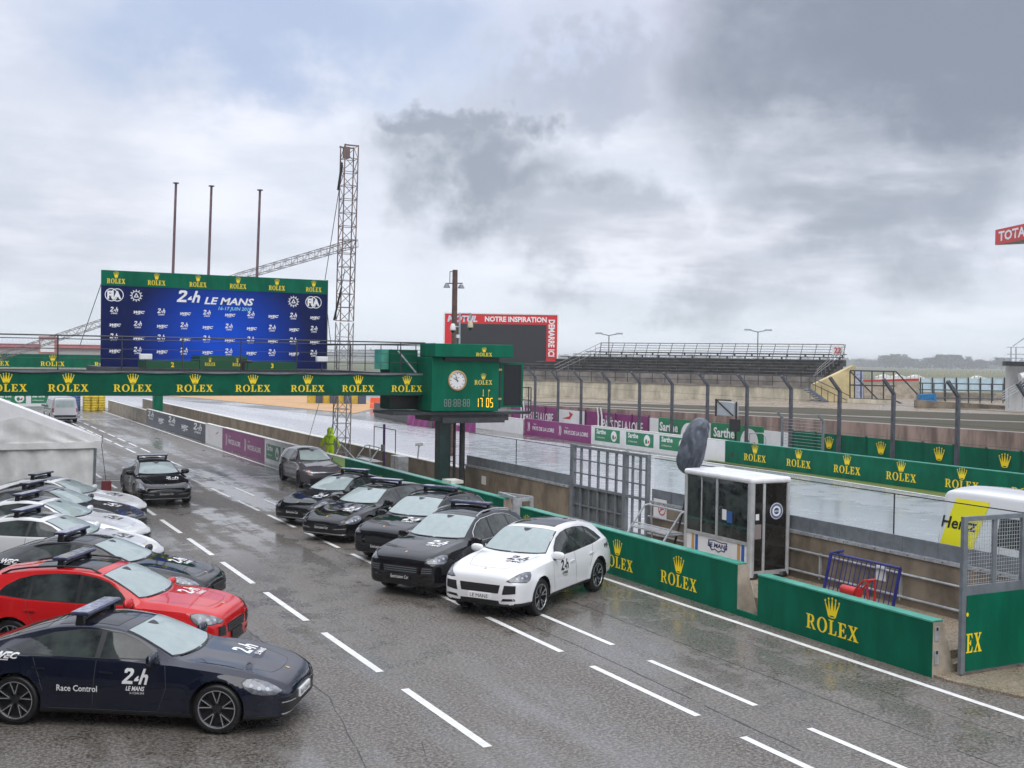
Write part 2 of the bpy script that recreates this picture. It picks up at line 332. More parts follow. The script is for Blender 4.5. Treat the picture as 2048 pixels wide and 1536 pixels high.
KINDS['saloon'] = dict(nose=2.445, tail=-2.604, base=2.95, wheel_r=.352, rim_r=.272, track=.83, arch=.395, H=1.42,
    ztop=[(2.445,.52),(2.43,.58),(2.39,.635),(2.30,.69),(2.1,.76),(1.8,.835),(1.4,.90),(1.0,.955),(.88,.975),(.5,1.165),(.1,1.325),(-.2,1.395),(-.5,1.42),(-.9,1.405),(-1.4,1.31),(-1.9,1.15),(-2.25,1.02),(-2.45,.96),(-2.56,.88),(-2.604,.70)],
    zr=[(2.445,.51),(2.38,.61),(2.25,.70),(2.0,.80),(1.6,.885),(1.2,.935),(.9,.955),(.5,1.11),(.1,1.27),(-.2,1.335),(-.5,1.36),(-.9,1.34),(-1.4,1.245),(-1.9,1.105),(-2.25,.99),(-2.45,.93),(-2.604,.68)],
    wr=[(2.445,.40),(2.38,.52),(2.25,.62),(2.0,.70),(1.5,.735),(1.0,.725),(.88,.715),(.5,.655),(.1,.59),(-.5,.555),(-1,.55),(-1.5,.575),(-2,.63),(-2.4,.62),(-2.604,.4)],
    zb=[(2.445,.50),(2.38,.57),(2.2,.67),(2,.745),(1.5,.845),(1,.90),(.8,.92),(0,.94),(-1,.965),(-1.6,.985),(-2,.965),(-2.4,.88),(-2.604,.66)],
    wb=[(2.445,.42),(2.40,.60),(2.3,.71),(2,.83),(1.5,.89),(1,.885),(0,.875),(-.8,.885),(-1.5,.92),(-2,.865),(-2.4,.74),(-2.604,.42)],
    zm=.62, wm=[(2.445,.45),(2.42,.62),(2.36,.75),(2.2,.87),(1.9,.945),(1.475,.965),(1,.94),(0,.93),(-1,.945),(-1.475,.972),(-1.9,.95),(-2.3,.87),(-2.5,.74),(-2.604,.45)],
    zl=.25, zbot=[(2.445,.36),(2.40,.24),(2.3,.20),(1.5,.17),(-1.8,.17),(-2.3,.24),(-2.604,.42)], dip=.012,
    wind=(.90,.68,.07,.535), rearw=(-1.22,.50,-2.12,.56), roof=(-.10,-1.05,.47),
    win=[[(.60,.985),(-.26,.985),(-.26,1.295),(-.03,1.275),(.2,1.20),(.42,1.09)],[(-.34,.985),(-1.38,1.005),(-1.66,1.05),(-1.4,1.155),(-1.05,1.255),(-.66,1.305),(-.34,1.305)]],
    gaps=[[(.70,.95),(.74,.62),(.62,.30)],[(-.30,.95),(-.32,.62),(-.34,.28)],[(-1.22,.97),(-1.12,.70),(-1.06,.52)],[(.62,.27),(-.98,.27)]],
    head=dict(c=(2.07, .80, .665), d=(-.50, -.83, -.25), pts=HL_A),
    mirror=(.56,.96,1.02), handles=[(-.13,.80),(-1.12,.83)], sill=.30)
KINDS['wagon'] = dict(KINDS['saloon'], H=1.43,
    ztop=[(2.445,.52),(2.43,.58),(2.39,.635),(2.30,.69),(2.1,.76),(1.8,.835),(1.4,.90),(1.0,.955),(.88,.975),(.5,1.165),(.1,1.325),(-.2,1.395),(-.5,1.425),(-1.0,1.425),(-1.6,1.39),(-2.1,1.31),(-2.22,1.24),(-2.40,1.04),(-2.50,.95),(-2.57,.86),(-2.604,.70)],
    zr=[(2.445,.51),(2.38,.61),(2.25,.70),(2.0,.80),(1.6,.885),(1.2,.935),(.9,.955),(.5,1.11),(.1,1.27),(-.2,1.335),(-.5,1.36),(-1.0,1.355),(-1.6,1.31),(-2.1,1.22),(-2.22,1.17),(-2.40,1.0),(-2.50,.92),(-2.604,.68)],
    rearw=(-2.14,.46,-2.38,.55), roof=(-.10,-1.5,.47),
    win=[[(.60,.985),(-.26,.985),(-.26,1.295),(-.03,1.275),(.2,1.20),(.42,1.09)],[(-.34,.985),(-1.25,1.0),(-1.25,1.285),(-.9,1.305),(-.34,1.305)],[(-1.32,1.005),(-1.95,1.06),(-1.75,1.20),(-1.32,1.28)]])
KINDS['suv'] = dict(nose=2.35, tail=-2.57, base=2.895, wheel_r=.38, rim_r=.27, track=.84, arch=.43, H=1.69,
    ztop=[(2.35,.66),(2.34,.78),(2.31,.87),(2.24,.935),(2.1,.985),(1.8,1.05),(1.4,1.11),(1.1,1.145),(.98,1.16),(.6,1.375),(.25,1.56),(0,1.635),(-.3,1.675),(-.7,1.685),(-1.2,1.66),(-1.7,1.60),(-1.98,1.55),(-2.12,1.42),(-2.30,1.22),(-2.44,1.09),(-2.53,.95),(-2.57,.75)],
    zr=[(2.35,.65),(2.31,.83),(2.2,.925),(2.0,.995),(1.6,1.07),(1.2,1.115),(.98,1.125),(.6,1.315),(.25,1.49),(0,1.56),(-.3,1.60),(-.7,1.61),(-1.2,1.575),(-1.7,1.495),(-1.98,1.43),(-2.12,1.34),(-2.30,1.17),(-2.5,.98),(-2.57,.72)],
    wr=[(2.35,.45),(2.3,.57),(2.1,.70),(1.7,.785),(1.2,.79),(.98,.78),(.6,.715),(.25,.655),(0,.635),(-.7,.625),(-1.5,.605),(-2,.585),(-2.2,.63),(-2.4,.67),(-2.57,.45)],
    zb=[(2.35,.64),(2.3,.80),(2.1,.91),(1.7,.985),(1,1.03),(0,1.05),(-1,1.085),(-1.7,1.14),(-2,1.145),(-2.3,1.07),(-2.57,.70)],
    wb=[(2.35,.5),(2.31,.66),(2.22,.77),(2.0,.86),(1.6,.91),(.98,.915),(0,.90),(-.8,.90),(-1.4,.925),(-1.8,.905),(-2.2,.83),(-2.45,.71),(-2.57,.48)],
    zm=.74, wm=[(2.35,.60),(2.32,.76),(2.24,.87),(2.05,.945),(1.75,.985),(1.4,.995),(1,.965),(0,.955),(-1,.97),(-1.45,1.0),(-1.9,.98),(-2.2,.93),(-2.4,.86),(-2.52,.72),(-2.57,.5)],
    zl=.37, zbot=[(2.35,.40),(2.32,.30),(2.2,.26),(1.5,.25),(-1.8,.25),(-2.3,.32),(-2.57,.46)], dip=.012,
    wind=(1.0,.735,.17,.615), rearw=(-2.02,.52,-2.27,.58), roof=(0.0,-1.25,.50),
    win=[[(.70,1.09),(-.22,1.095),(-.22,1.525),(0,1.50),(.25,1.425),(.5,1.27)],[(-.29,1.095),(-1.12,1.13),(-1.12,1.51),(-.7,1.545),(-.29,1.54)],[(-1.18,1.135),(-1.76,1.195),(-1.64,1.33),(-1.42,1.44),(-1.18,1.50)]],
    gaps=[[(.80,1.05),(.86,.74),(.76,.42)],[(-.26,1.07),(-.28,.74),(-.30,.42)],[(-1.20,1.11),(-1.10,.84),(-.98,.64)]],
    head=dict(c=(2.10, .77, .865), d=(-.74, -.60, -.30), pts=HL_B),
    mirror=(.74,.99,1.13), handles=[(-.10,.90),(-1.10,.94)], sill=.365)
def scaled(k, sx, sy, sz, **kw):
    d = {}
    xs = lambda L, s: [(a * sx, b * s) for a, b in L]
    for n, v in KINDS[k].items():
        if v is None: d[n] = None
        elif n in ('ztop', 'zr', 'zb', 'zbot'): d[n] = xs(v, sz)
        elif n in ('wr', 'wb', 'wm'): d[n] = xs(v, sy)
        elif n in ('nose', 'tail', 'base'): d[n] = v * sx
        elif n in ('zm', 'zl', 'H', 'dip', 'sill'): d[n] = v * sz
        elif n in ('win', 'gaps'): d[n] = [xs(p, sz) for p in v]
        elif n == 'handles': d[n] = xs(v, sz)
        elif n == 'wind' or n == 'rearw': d[n] = (v[0] * sx, v[1] * sy, v[2] * sx, v[3] * sy)
        elif n == 'roof': d[n] = (v[0] * sx, v[1] * sx, v[2] * sy)
        elif n == 'mirror': d[n] = (v[0] * sx, v[1] * sy, v[2] * sz)
        elif n == 'head': d[n] = dict(c=(v['c'][0] * sx, v['c'][1] * sy, v['c'][2] * sz), d=v['d'], pts=v['pts'])
        elif n == 'track': d[n] = v * sy
        else: d[n] = v
    d.update(kw)
    return d
KINDS['small_suv'] = scaled('suv', .955, .965, .955, wheel_r=.365, arch=.41)
KINDS['estate'] = scaled('wagon', .945, .935, 1.035, wheel_r=.325, rim_r=.235, arch=.365)
KINDS['estate']['head'] = dict(c=(2.02, .66, .70), d=(-.80, -.55, -.25), pts=HL_C)
KINDS['van'] = dict(nose=2.42, tail=-2.48, base=3.0, wheel_r=.34, rim_r=.21, track=.82, arch=.39, H=1.97,
    ztop=[(2.42,.75),(2.38,.95),(2.25,1.05),(1.9,1.14),(1.72,1.18),(1.3,1.55),(.95,1.86),(.6,1.95),(0,1.97),(-1.5,1.97),(-2.2,1.95),(-2.36,1.88),(-2.43,1.4),(-2.46,1.0),(-2.48,.7)],
    zr=[(2.42,.74),(2.38,.92),(2.2,1.02),(1.72,1.14),(1.3,1.48),(.95,1.78),(.6,1.875),(0,1.89),(-1.5,1.89),(-2.2,1.87),(-2.36,1.80),(-2.43,1.36),(-2.48,.69)],
    wr=[(2.42,.55),(2.2,.72),(1.72,.79),(1.0,.75),(.5,.74),(-2.2,.74),(-2.40,.70),(-2.48,.6)],
    zb=[(2.42,.73),(2.2,.92),(1.7,1.05),(0,1.08),(-2.3,1.08),(-2.48,.68)],
    wb=[(2.42,.6),(2.3,.76),(2.0,.88),(1.5,.92),(-2.1,.92),(-2.40,.86),(-2.48,.74)],
    zm=.75, wm=[(2.42,.62),(2.35,.78),(2.1,.90),(1.6,.95),(-2.1,.95),(-2.38,.91),(-2.48,.80)],
    zl=.34, zbot=[(2.42,.36),(2.2,.24),(-2.2,.24),(-2.48,.36)], dip=.01,
    wind=(1.72,.74,1.02,.68), rearw=None, roof=None,
    win=[[(1.25,1.12),(.42,1.12),(.42,1.70),(.80,1.70),(1.02,1.55)],[(.34,1.12),(-.75,1.12),(-.75,1.70),(.34,1.70)],[(-.85,1.12),(-2.15,1.12),(-2.15,1.70),(-.85,1.70)]],
    gaps=[[(.38,1.08),(.38,.40)],[(-.8,1.08),(-.8,.40)]],
    head=dict(c=(2.28, .74, .85), d=(-.80, -.55, -.25), pts=HL_B),
    mirror=(1.45,1.02,1.2), handles=[(.5,.95)], sill=.36)
KINDS['tall_van'] = scaled('van', 1.09, 1.05, 1.28, wheel_r=.36, arch=.42)
KINDS['tall_van']['win'] = [KINDS['tall_van']['win'][0], [(.37, 1.35), (-.95, 1.35), (-.95, 1.98), (.37, 1.98)]]
CACHE = {}
def build_kind(kind):
    if kind in CACHE: return CACHE[kind]
    S = KINDS[kind]; f = {k: pchip(S[k]) for k in ('ztop', 'zr', 'wr', 'zb', 'wb', 'wm', 'zbot')}
    n, t = S['nose'], S['tail']
    xs = list(n - np.array([0, .006, .016, .03, .05, .075, .105, .14, .18, .23, .29]))
    xs2 = list(t + np.array([0, .006, .016, .03, .05, .075, .105, .14, .18, .23, .29]))[::-1]
    xs = xs + list(np.linspace(xs[-1], xs2[0], 78)[1:-1]) + xs2
    V, F = [], []; half = None
    for x in xs:
        zt, zr, wr, zb, wb, wm, z0 = (float(f[k](x)) for k in ('ztop', 'zr', 'wr', 'zb', 'wb', 'wm', 'zbot'))
        zm = min(max(S['zm'], z0 + .35 * (zb - z0)), zb - .02); zl = min(max(S['zl'], z0 + .04), zm - .03); wl = wm * .975
        zc = zt - (zt - zr) * .30 if zt > zr + .03 else zt - S['dip']
        P = [Vector(p) for p in ((0, z0), (wl * .55, z0), (wl * .93, z0), (wl, zl), (wl, zl), (wm, zm), (wb + .35 * (wm - wb), zb - .25 * (zb - zm)), (wb, zb), (wb, zb), (wr + .10 * (wb - wr) + .012, zb + .86 * (zr - zb)), (wr, zr), (wr * .93, zr + .35 * (zc - zr)), (wr * .55, zc + .3 * (zt - zc)), (0, zt))]
        Q = chaikin(P, 2); half = len(Q)
        # wheel arch flare
        for q in Q: V.append((x, q.x, q.y))
        for q in Q[1:-1][::-1]: V.append((x, -q.x, q.y))
    k = 2 * half - 2; ns = len(xs)
    V = np.array(V)
    for ax in (S['base'] / 2, -S['base'] / 2):
        r = np.hypot(V[:, 0] - ax, V[:, 2] - S['wheel_r']); side = (np.abs(V[:, 1]) > .6) & (V[:, 2] > .15) & (V[:, 2] < S['zm'] + .30)
        V[:, 1] += np.where(side, np.sign(V[:, 1]) * .022 * np.exp(-((r - S['arch'] - .01) / .05) ** 2), 0)
    for i in range(ns - 1):
        for j in range(k): F.append((i * k + j, i * k + (j + 1) % k, (i + 1) * k + (j + 1) % k, (i + 1) * k + j))
    F.append(tuple(reversed(range(k)))); F.append(tuple((ns - 1) * k + j for j in range(k)))
    V = [tuple(v) for v in V]
    bvh = BVHTree.FromPolygons([Vector(v) for v in V], F)
    me = bpy.data.meshes.new('body'); me.from_pydata(V, [], F)
    bm = bmesh.new(); bm.from_mesh(me); bmesh.ops.recalc_face_normals(bm, faces=bm.faces); bm.to_mesh(me); bm.free()
    me.materials.append(PAINT_NAVY); me.materials.append(PLASTIC); me.materials.append(WELL)
    cut = MB()
    for ax in (S['base'] / 2, -S['base'] / 2):
        for s in (-1, 1): cut.tube((ax, s * .58, S['wheel_r'] + .01), (ax, s * 1.3, S['wheel_r'] + .01), S['arch'], 40)
    cm = cut.mesh('cut'); cm.materials.append(WELL)
    a, b = bpy.data.objects.new('a', me), bpy.data.objects.new('b', cm); C.objects.link(a); C.objects.link(b)
    md = a.modifiers.new('b', 'BOOLEAN'); md.object = b; md.operation = 'DIFFERENCE'; md.solver = 'EXACT'; md.material_mode = 'TRANSFER'
    dg = bpy.context.evaluated_depsgraph_get(); dg.update()
    body = bpy.data.meshes.new_from_object(a.evaluated_get(dg)); body.name = 'body'
    bpy.data.objects.remove(a); bpy.data.objects.remove(b)
    wi = [i for i, m_ in enumerate(body.materials) if m_ is WELL]; wi = wi[-1] if wi else 2
    for p in body.polygons:
        c = p.center
        for ax in (S['base'] / 2, -S['base'] / 2):
            if p.material_index != wi and math.hypot(c.x - ax, c.z - S['wheel_r'] - .01) < S['arch'] - .004 and abs(c.y) < 1.2 and abs(c.y) > .55: p.material_index = wi
        if p.material_index == 0 and (c.z < S['sill'] and (abs(p.normal.z) > .3 or c.z < S['sill'] - .03)): p.material_index = 1
    body.shade_smooth(); body.set_sharp_from_angle(angle=R(38))
    parts = []      # (name, mesh, material key, parent part or None)
    def proj(name, me2, O, u, v, d, off=.004, maxe=.07):
        O, u, v, d = Vector(O), Vector(u), Vector(v), Vector(d).normalized()
        bm = bmesh.new()
        vs = [bm.verts.new(O + u * w.co.x + v * w.co.y) for w in me2.vertices]
        for p in me2.polygons:
            try: bm.faces.new([vs[i] for i in p.vertices])
            except ValueError: pass
        for _ in range(5):
            es = [e for e in bm.edges if e.calc_length() > maxe]
            if not es: break
            bmesh.ops.subdivide_edges(bm, edges=es, cuts=1, use_grid_fill=True)
            bmesh.ops.triangulate(bm, faces=[q for q in bm.faces if len(q.verts) > 4])
        bad = []; nrm = {}
        for w in bm.verts:
            h, nn, _, _ = bvh.ray_cast(w.co - d * 3, d)
            if h is None: bad.append(w); continue
            if nn.dot(d) > 0: nn = -nn
            nrm[w] = nn; w.co = h + nn * off
        bmesh.ops.delete(bm, geom=bad, context='VERTS')
        for q in bm.faces:
            q.normal_update()
            if q.normal.dot(d) > 0: q.normal_flip()
        m2 = bpy.data.meshes.new(name); bm.to_mesh(m2); bm.free(); m2.shade_smooth(); return m2
    def side(name, poly, s, off=.004):
        return proj(name, mesh2d('p', [poly]), (0, s * 1.2, 0), (1, 0, 0), (0, 0, 1), (0, -s, 0), off)
    def top(name, poly, off=.004): return proj(name, mesh2d('p', [poly]), (0, 0, 2.4), (1, 0, 0), (0, 1, 0), (0, 0, -1), off, .09)
    def frontp(name, poly, off=.004): return proj(name, mesh2d('p', [poly]), (n + .5, 0, 0), (0, 1, 0), (0, 0, 1), (-1, 0, 0), off)
    def strip(pts, w):
        out = []
        L = [Vector(p) for p in pts]
        lft, rgt = [], []
        for i, p in enumerate(L):
            d = (L[min(i + 1, len(L) - 1)] - L[max(i - 1, 0)]).normalized(); nn = Vector((-d.y, d.x)) * w / 2
            lft.append(tuple(p + nn)); rgt.append(tuple(p - nn))
        return lft + rgt[::-1]
    def grow(poly, g):
        cx = sum(p[0] for p in poly) / len(poly); cz = sum(p[1] for p in poly) / len(poly)
        return [(x + g * (1 if x > cx else -1), z + g * (1 if z > cz else -1)) for x, z in poly]
    xb, yb, xt, yt = S['wind']
    def ws(g=0):
        ys = np.linspace(-1, 1, 11)
        return [(xb + g - .17 * y * y, y * (yb + g)) for y in ys] + [(xt - g - .05 * y * y, y * (yt + g)) for y in ys[::-1]]
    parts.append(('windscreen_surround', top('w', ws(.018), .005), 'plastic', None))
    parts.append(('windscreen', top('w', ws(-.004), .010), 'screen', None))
    parts.append(('mirror_mount', top('w', [(xt + .04, -.10), (xt + .05, .10), (xt + .13, .06), (xt + .17, .0), (xt + .12, -.06)], .014), 'plastic', None))
    wip = [strip([(xb - .02 - .12 * (y / yb) ** 2, y) for y in np.linspace(a, b, 5)], .022) for a, b in ((-.55, -.02), (.05, .60))]
    for w_ in wip: parts.append(('wiper', top('w', w_, .016), 'plastic', None))
    if S['rearw']:
        a, ya, b, y2 = S['rearw']; parts.append(('rear_window', top('w', [(a, -ya), (a + .04, 0), (a, ya), (b, y2), (b - .05, 0), (b, -y2)]), 'glass', None))
    if S['roof']:
        a, b, y = S['roof']; parts.append(('glass_roof', top('w', [(a - .06, -y), (a, 0), (a - .06, y), (b, y), (b, -y)]), 'roofglass', None))
    for s in (-1, 1):
        for i, w in enumerate(S['win']):
            parts.append(('side_window', side('w', w, s, .005), 'glass', None))
        allp = sorted({p for w in S['win'] for p in w})
        if 'van' not in kind:
            def hull(P):
                out = []
                for p in P:
                    while len(out) > 1 and (out[-1][0] - out[-2][0]) * (p[1] - out[-2][1]) - (out[-1][1] - out[-2][1]) * (p[0] - out[-2][0]) <= 0: out.pop()
                    out.append(p)
                return out
            lo, up_ = hull(allp), hull(allp[::-1]); hl = lo[:-1] + up_[:-1]; cx_ = sum(p[0] for p in hl) / len(hl); cz_ = sum(p[1] for p in hl) / len(hl)
            hl = [(cx_ + (x - cx_) * 1.012, cz_ + (z - cz_) * 1.06) for x, z in hl]
            parts.append(('window_surround', side('w', hl, s, .0025), 'plastic', None))
        for w in S['gaps']: parts.append(('shut_line', side('w', strip(w, .009), s, .003), 'joint', None))
        hd = S['head']; d = Vector((hd['d'][0], s * hd['d'][1], hd['d'][2])); hc = Vector((hd['c'][0], s * hd['c'][1], hd['c'][2])); ud = Vector((hd['d'][1], -s * hd['d'][0], 0)).normalized()
        hp = hd['pts']; cxm = sum(p[0] for p in hp) / len(hp); cym = sum(p[1] for p in hp) / len(hp)
        big = [(cxm + (x - cxm) * 1.06, cym + (y - cym) * 1.10) for x, y in hp]
        parts.append(('headlight_surround', proj('h', mesh2d('p', [big]), hc, ud, (0, 0, 1), d, .004, .05), 'plastic', None))
        parts.append(('headlight', proj('h', mesh2d('p', [hp]), hc, ud, (0, 0, 1), d, .009, .05), 'lens', None))
        for q in ((.05, -.03), (.15, .02), (-.06, -.05)):
            parts.append(('lamp_cluster', proj('h', mesh2d('p', [ell(q[0], q[1], .026, .026, 10)]), hc, ud, (0, 0, 1), d, .013), 'lamp', None))
        for hx, hz in S['handles']:
            h, nn, _, _ = bvh.ray_cast(Vector((hx, s * 3, hz)), Vector((0, -s, 0)))
            m_ = MB(); m_.obox((hx, h.y + s * .012, hz), (.10, 0, -.004), (0, .014, 0), (0, 0, .017)); parts.append(('door_handle', m_.mesh('h'), 'paint', None))
        mx, my, mz = S['mirror']
        m_ = MB(); m_.lathe([(.001, -.15), (.062, -.13), (.092, -.07), (.096, .02), (.086, .095), (.055, .14), (.001, .15)], 14, axis='Y')
        mm = m_.mesh('mirror')
        for v in mm.vertices: v.co = (mx + v.co.x * .8 - .25 * max(0, v.co.x), s * my + v.co.y, mz + v.co.z * .95)
        mm.shade_smooth(); parts.append(('mirror', mm, 'paint', None))
        m_ = MB(); m_.tube((mx + .02, s * (my - .17), mz - .11), (mx, s * (my - .02), mz - .055), .035, 8, .03); parts.append(('mirror_stalk', m_.mesh('m'), 'plastic', None))
        # rear lamps
        q = proj('t', mesh2d('p', [[(.30 * s, .86 * S['H'] / 1.42 - .0), (.72 * s, .84 * S['H'] / 1.42), (.72 * s, .79 * S['H'] / 1.42), (.30 * s, .82 * S['H'] / 1.42)]]), (t - .5, 0, 0), (0, 1, 0), (0, 0, 1), (1, 0, 0))
        if 'van' not in kind: parts.append(('tail_light', q, 'tail', None))
    # bonnet joint lines, front openings
    sv = 'suv' in kind
    if sv:
        k_ = S['H'] / 1.69
        parts.append(('grille', frontp('g', [(-.43 * k_, .545 * k_), (.43 * k_, .545 * k_), (.47 * k_, .715 * k_), (-.47 * k_, .715 * k_)]), 'plastic', None))
        for s in (-1, 1):
            parts.append(('air_intake', frontp('g', [(s * .52 * k_, .53 * k_), (s * .80 * k_, .565 * k_), (s * .80 * k_, .725 * k_), (s * .56 * k_, .715 * k_)]), 'plastic', None))
            parts.append(('lower_slot', frontp('g', [(s * .50 * k_, .395 * k_), (s * .80 * k_, .42 * k_), (s * .78 * k_, .465 * k_), (s * .54 * k_, .45 * k_)]), 'plastic', None))
        for z in (.585, .63, .675):
            parts.append(('grille_slat', frontp('g', [(-.42 * k_, z * k_), (.42 * k_, z * k_), (.42 * k_, (z + .013) * k_), (-.42 * k_, (z + .013) * k_)], .012), 'slat', None))
            for s in (-1, 1): parts.append(('grille_slat', frontp('g', [(s * .55 * k_, z * k_), (s * .78 * k_, (z + .01) * k_), (s * .78 * k_, (z + .023) * k_), (s * .55 * k_, (z + .013) * k_)], .012), 'slat', None))
        parts.append(('lower_grille', frontp('g', [(-.46 * k_, .33 * k_), (.46 * k_, .33 * k_), (.44 * k_, .40 * k_), (-.44 * k_, .40 * k_)]), 'plastic', None))
    elif kind in ('saloon', 'wagon'):
        parts.append(('grille', frontp('g', [(-.72, .27), (.72, .27), (.80, .47), (.5, .485), (-.5, .485), (-.80, .47)]), 'plastic', None))
        for s in (-1, 1):
            parts.append(('running_light', frontp('g', [(s * .42, .40), (s * .76, .43), (s * .76, .447), (s * .42, .417)], .014), 'chrome', None))
        parts.append(('front_lip', frontp('g', [(-.74, .262), (.74, .262), (.76, .283), (-.76, .283)], .014), 'chrome', None))
    elif kind == 'estate':
        parts.append(('grille', frontp('g', [(-.62, .30), (.62, .30), (.70, .44), (-.70, .44)]), 'plastic', None))
        parts.append(('grille', frontp('g', [(-.55, .58), (.55, .58), (.52, .64), (-.52, .64)]), 'plastic', None))
        parts.append(('grille_slat', frontp('g', [(-.60, .645), (.60, .645), (.60, .66), (-.60, .66)], .01), 'chrome', None))
    else:
        for s in (-1, 1):
            zz = S['H'] / 1.97
            q = proj('t', mesh2d('p', [[(.78 * s, .80 * zz), (.90 * s, .80 * zz), (.90 * s, 1.12 * zz), (.78 * s, 1.12 * zz)]]), (t - .5, 0, 0), (0, 1, 0), (0, 0, 1), (1, 0, 0))
            parts.append(('tail_light', q, 'tail', None))
        q = proj('t', mesh2d('p', [[(-.66, 1.16 * S['H'] / 1.97), (.66, 1.16 * S['H'] / 1.97), (.62, 1.68 * S['H'] / 1.97), (-.62, 1.68 * S['H'] / 1.97)]]), (t - .5, 0, 0), (0, 1, 0), (0, 0, 1), (1, 0, 0))
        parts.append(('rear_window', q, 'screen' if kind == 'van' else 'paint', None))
        q = proj('t', mesh2d('p', [[(-.80, .42), (.80, .42), (.80, .60), (-.80, .60)]]), (t - .5, 0, 0), (0, 1, 0), (0, 0, 1), (1, 0, 0))
        parts.append(('rear_bumper', q, 'plastic', None))
    if kind in ('saloon', 'wagon', 'suv', 'small_suv'):
        xh = n - .20
        for s in (-1, 1):
            parts.append(('bonnet_joint', top('b', strip([(xb + .0, s * yb * .93), (n - .75, s * yb * .80), (n - .36, s * yb * .60)], .006), .003), 'joint', None))
        parts.append(('bonnet_joint', top('b', strip([(n - .36 + .06 * (1 - (y / (yb * .6)) ** 2) , y) for y in np.linspace(-yb * .6, yb * .6, 9)], .006), .003), 'joint', None))
        parts.append(('bonnet_badge', top('b', ell(n - .24, 0, .035, .028, 10), .004), 'badge', None))
    # wheels: tyre > rim
    r, rr = S['wheel_r'], S['rim_r']; w2 = .125
    ty = MB().lathe([(rr - .01, -w2 * .9), (rr + .02, -w2), (r - .03, -w2), (r - .006, -w2 * .75), (r, -w2 * .4), (r, w2 * .4), (r - .006, w2 * .75), (r - .03, w2), (rr + .02, w2), (rr - .01, w2 * .9)], 36, axis='Y').mesh('wheel'); ty.shade_smooth()
    rim = MB(); rim.lathe([(rr + .004, .095), (rr - .012, .115), (rr - .028, .10), (rr - .035, .02), (.0, .02)], 36, axis='Y'); rim.lathe([(.0, .085), (.055, .08), (.06, .02)], 16, axis='Y')
    for i in range(5):
        a = 2 * math.pi * i / 5 + .3
        for e in (-.22, .22):
            p, q = (math.cos(a + e * .35) * .05, math.sin(a + e * .35) * .05), (math.cos(a + e) * (rr - .03), math.sin(a + e) * (rr - .03))
            rim.bar((p[0], .072, p[1]), (q[0], .092, q[1]), .028, .03, up=(0, 1, 0))
    rm = rim.mesh('rim')
    edge = MB(); edge.lathe([(rr + .002, .098), (rr - .004, .117), (rr - .014, .118), (rr - .018, .108)], 40, axis='Y')
    for i in range(5):
        a = 2 * math.pi * i / 5 + .3
        for e in (-.24, .24):
            p, q = (math.cos(a + e * .2) * .085, math.sin(a + e * .2) * .085), (math.cos(a + e) * (rr - .012), math.sin(a + e) * (rr - .012))
            edge.bar((p[0], .092, p[1]), (q[0], .112, q[1]), .011, .012, up=(0, 1, 0))
    em = edge.mesh('rim_edge')
    for m_ in (rm, em):
        m_.shade_smooth(); m_.set_sharp_from_angle(angle=R(35))
    CACHE[kind] = dict(S=S, body=body, parts=parts, bvh=bvh, wheel=(ty, rm, em), proj=proj, shared={})
    return CACHE[kind]
def paint(name, col, rough=.06, coat=.35): return mat(name, col, rough, 0.0, coat=coat, spec=.5)
PAINT_NAVY = paint('navy_paint', (.0065, .009, .021))
PAINT_BLACK = paint('black_paint', (.0065, .0068, .009))
PAINT_GREY = paint('dark_grey_paint', (.035, .036, .042))
PAINT_WHITE = paint('white_paint', (.70, .71, .72), .14, .6)
PAINT_RED = paint('red_paint', (.55, .012, .014))
PAINT_TAUPE = paint('grey_paint', (.085, .078, .088))
PAINT_SILVER = mat('silver_paint', (.50, .50, .52), .25, .2, coat=1.0)
WELL = mat('wheel_well', (.006, .006, .006), .8)
TAIL = mat('red_lens', (.30, .01, .012), .15)
BADGE = mat('badge', (.55, .34, .12), .3)
JOINT = mat('joint_shadow', (.05, .05, .055), .5)
AMBER = mat('amber_lens', (.85, .28, .03), .2, emit=((1, .35, .03), .5))
BAR = mat('blue_light_bar', (.045, .05, .11), .07, var=.4, vscale=6)
BAR_TOP = mat('light_bar_sky_sheen', (.27, .28, .36), .10, var=.45, vscale=9)  # pale blue-grey paints the sky's reflection on top of the bar
SLAT_D = mat('dark_slat', (.05, .05, .055), .25)
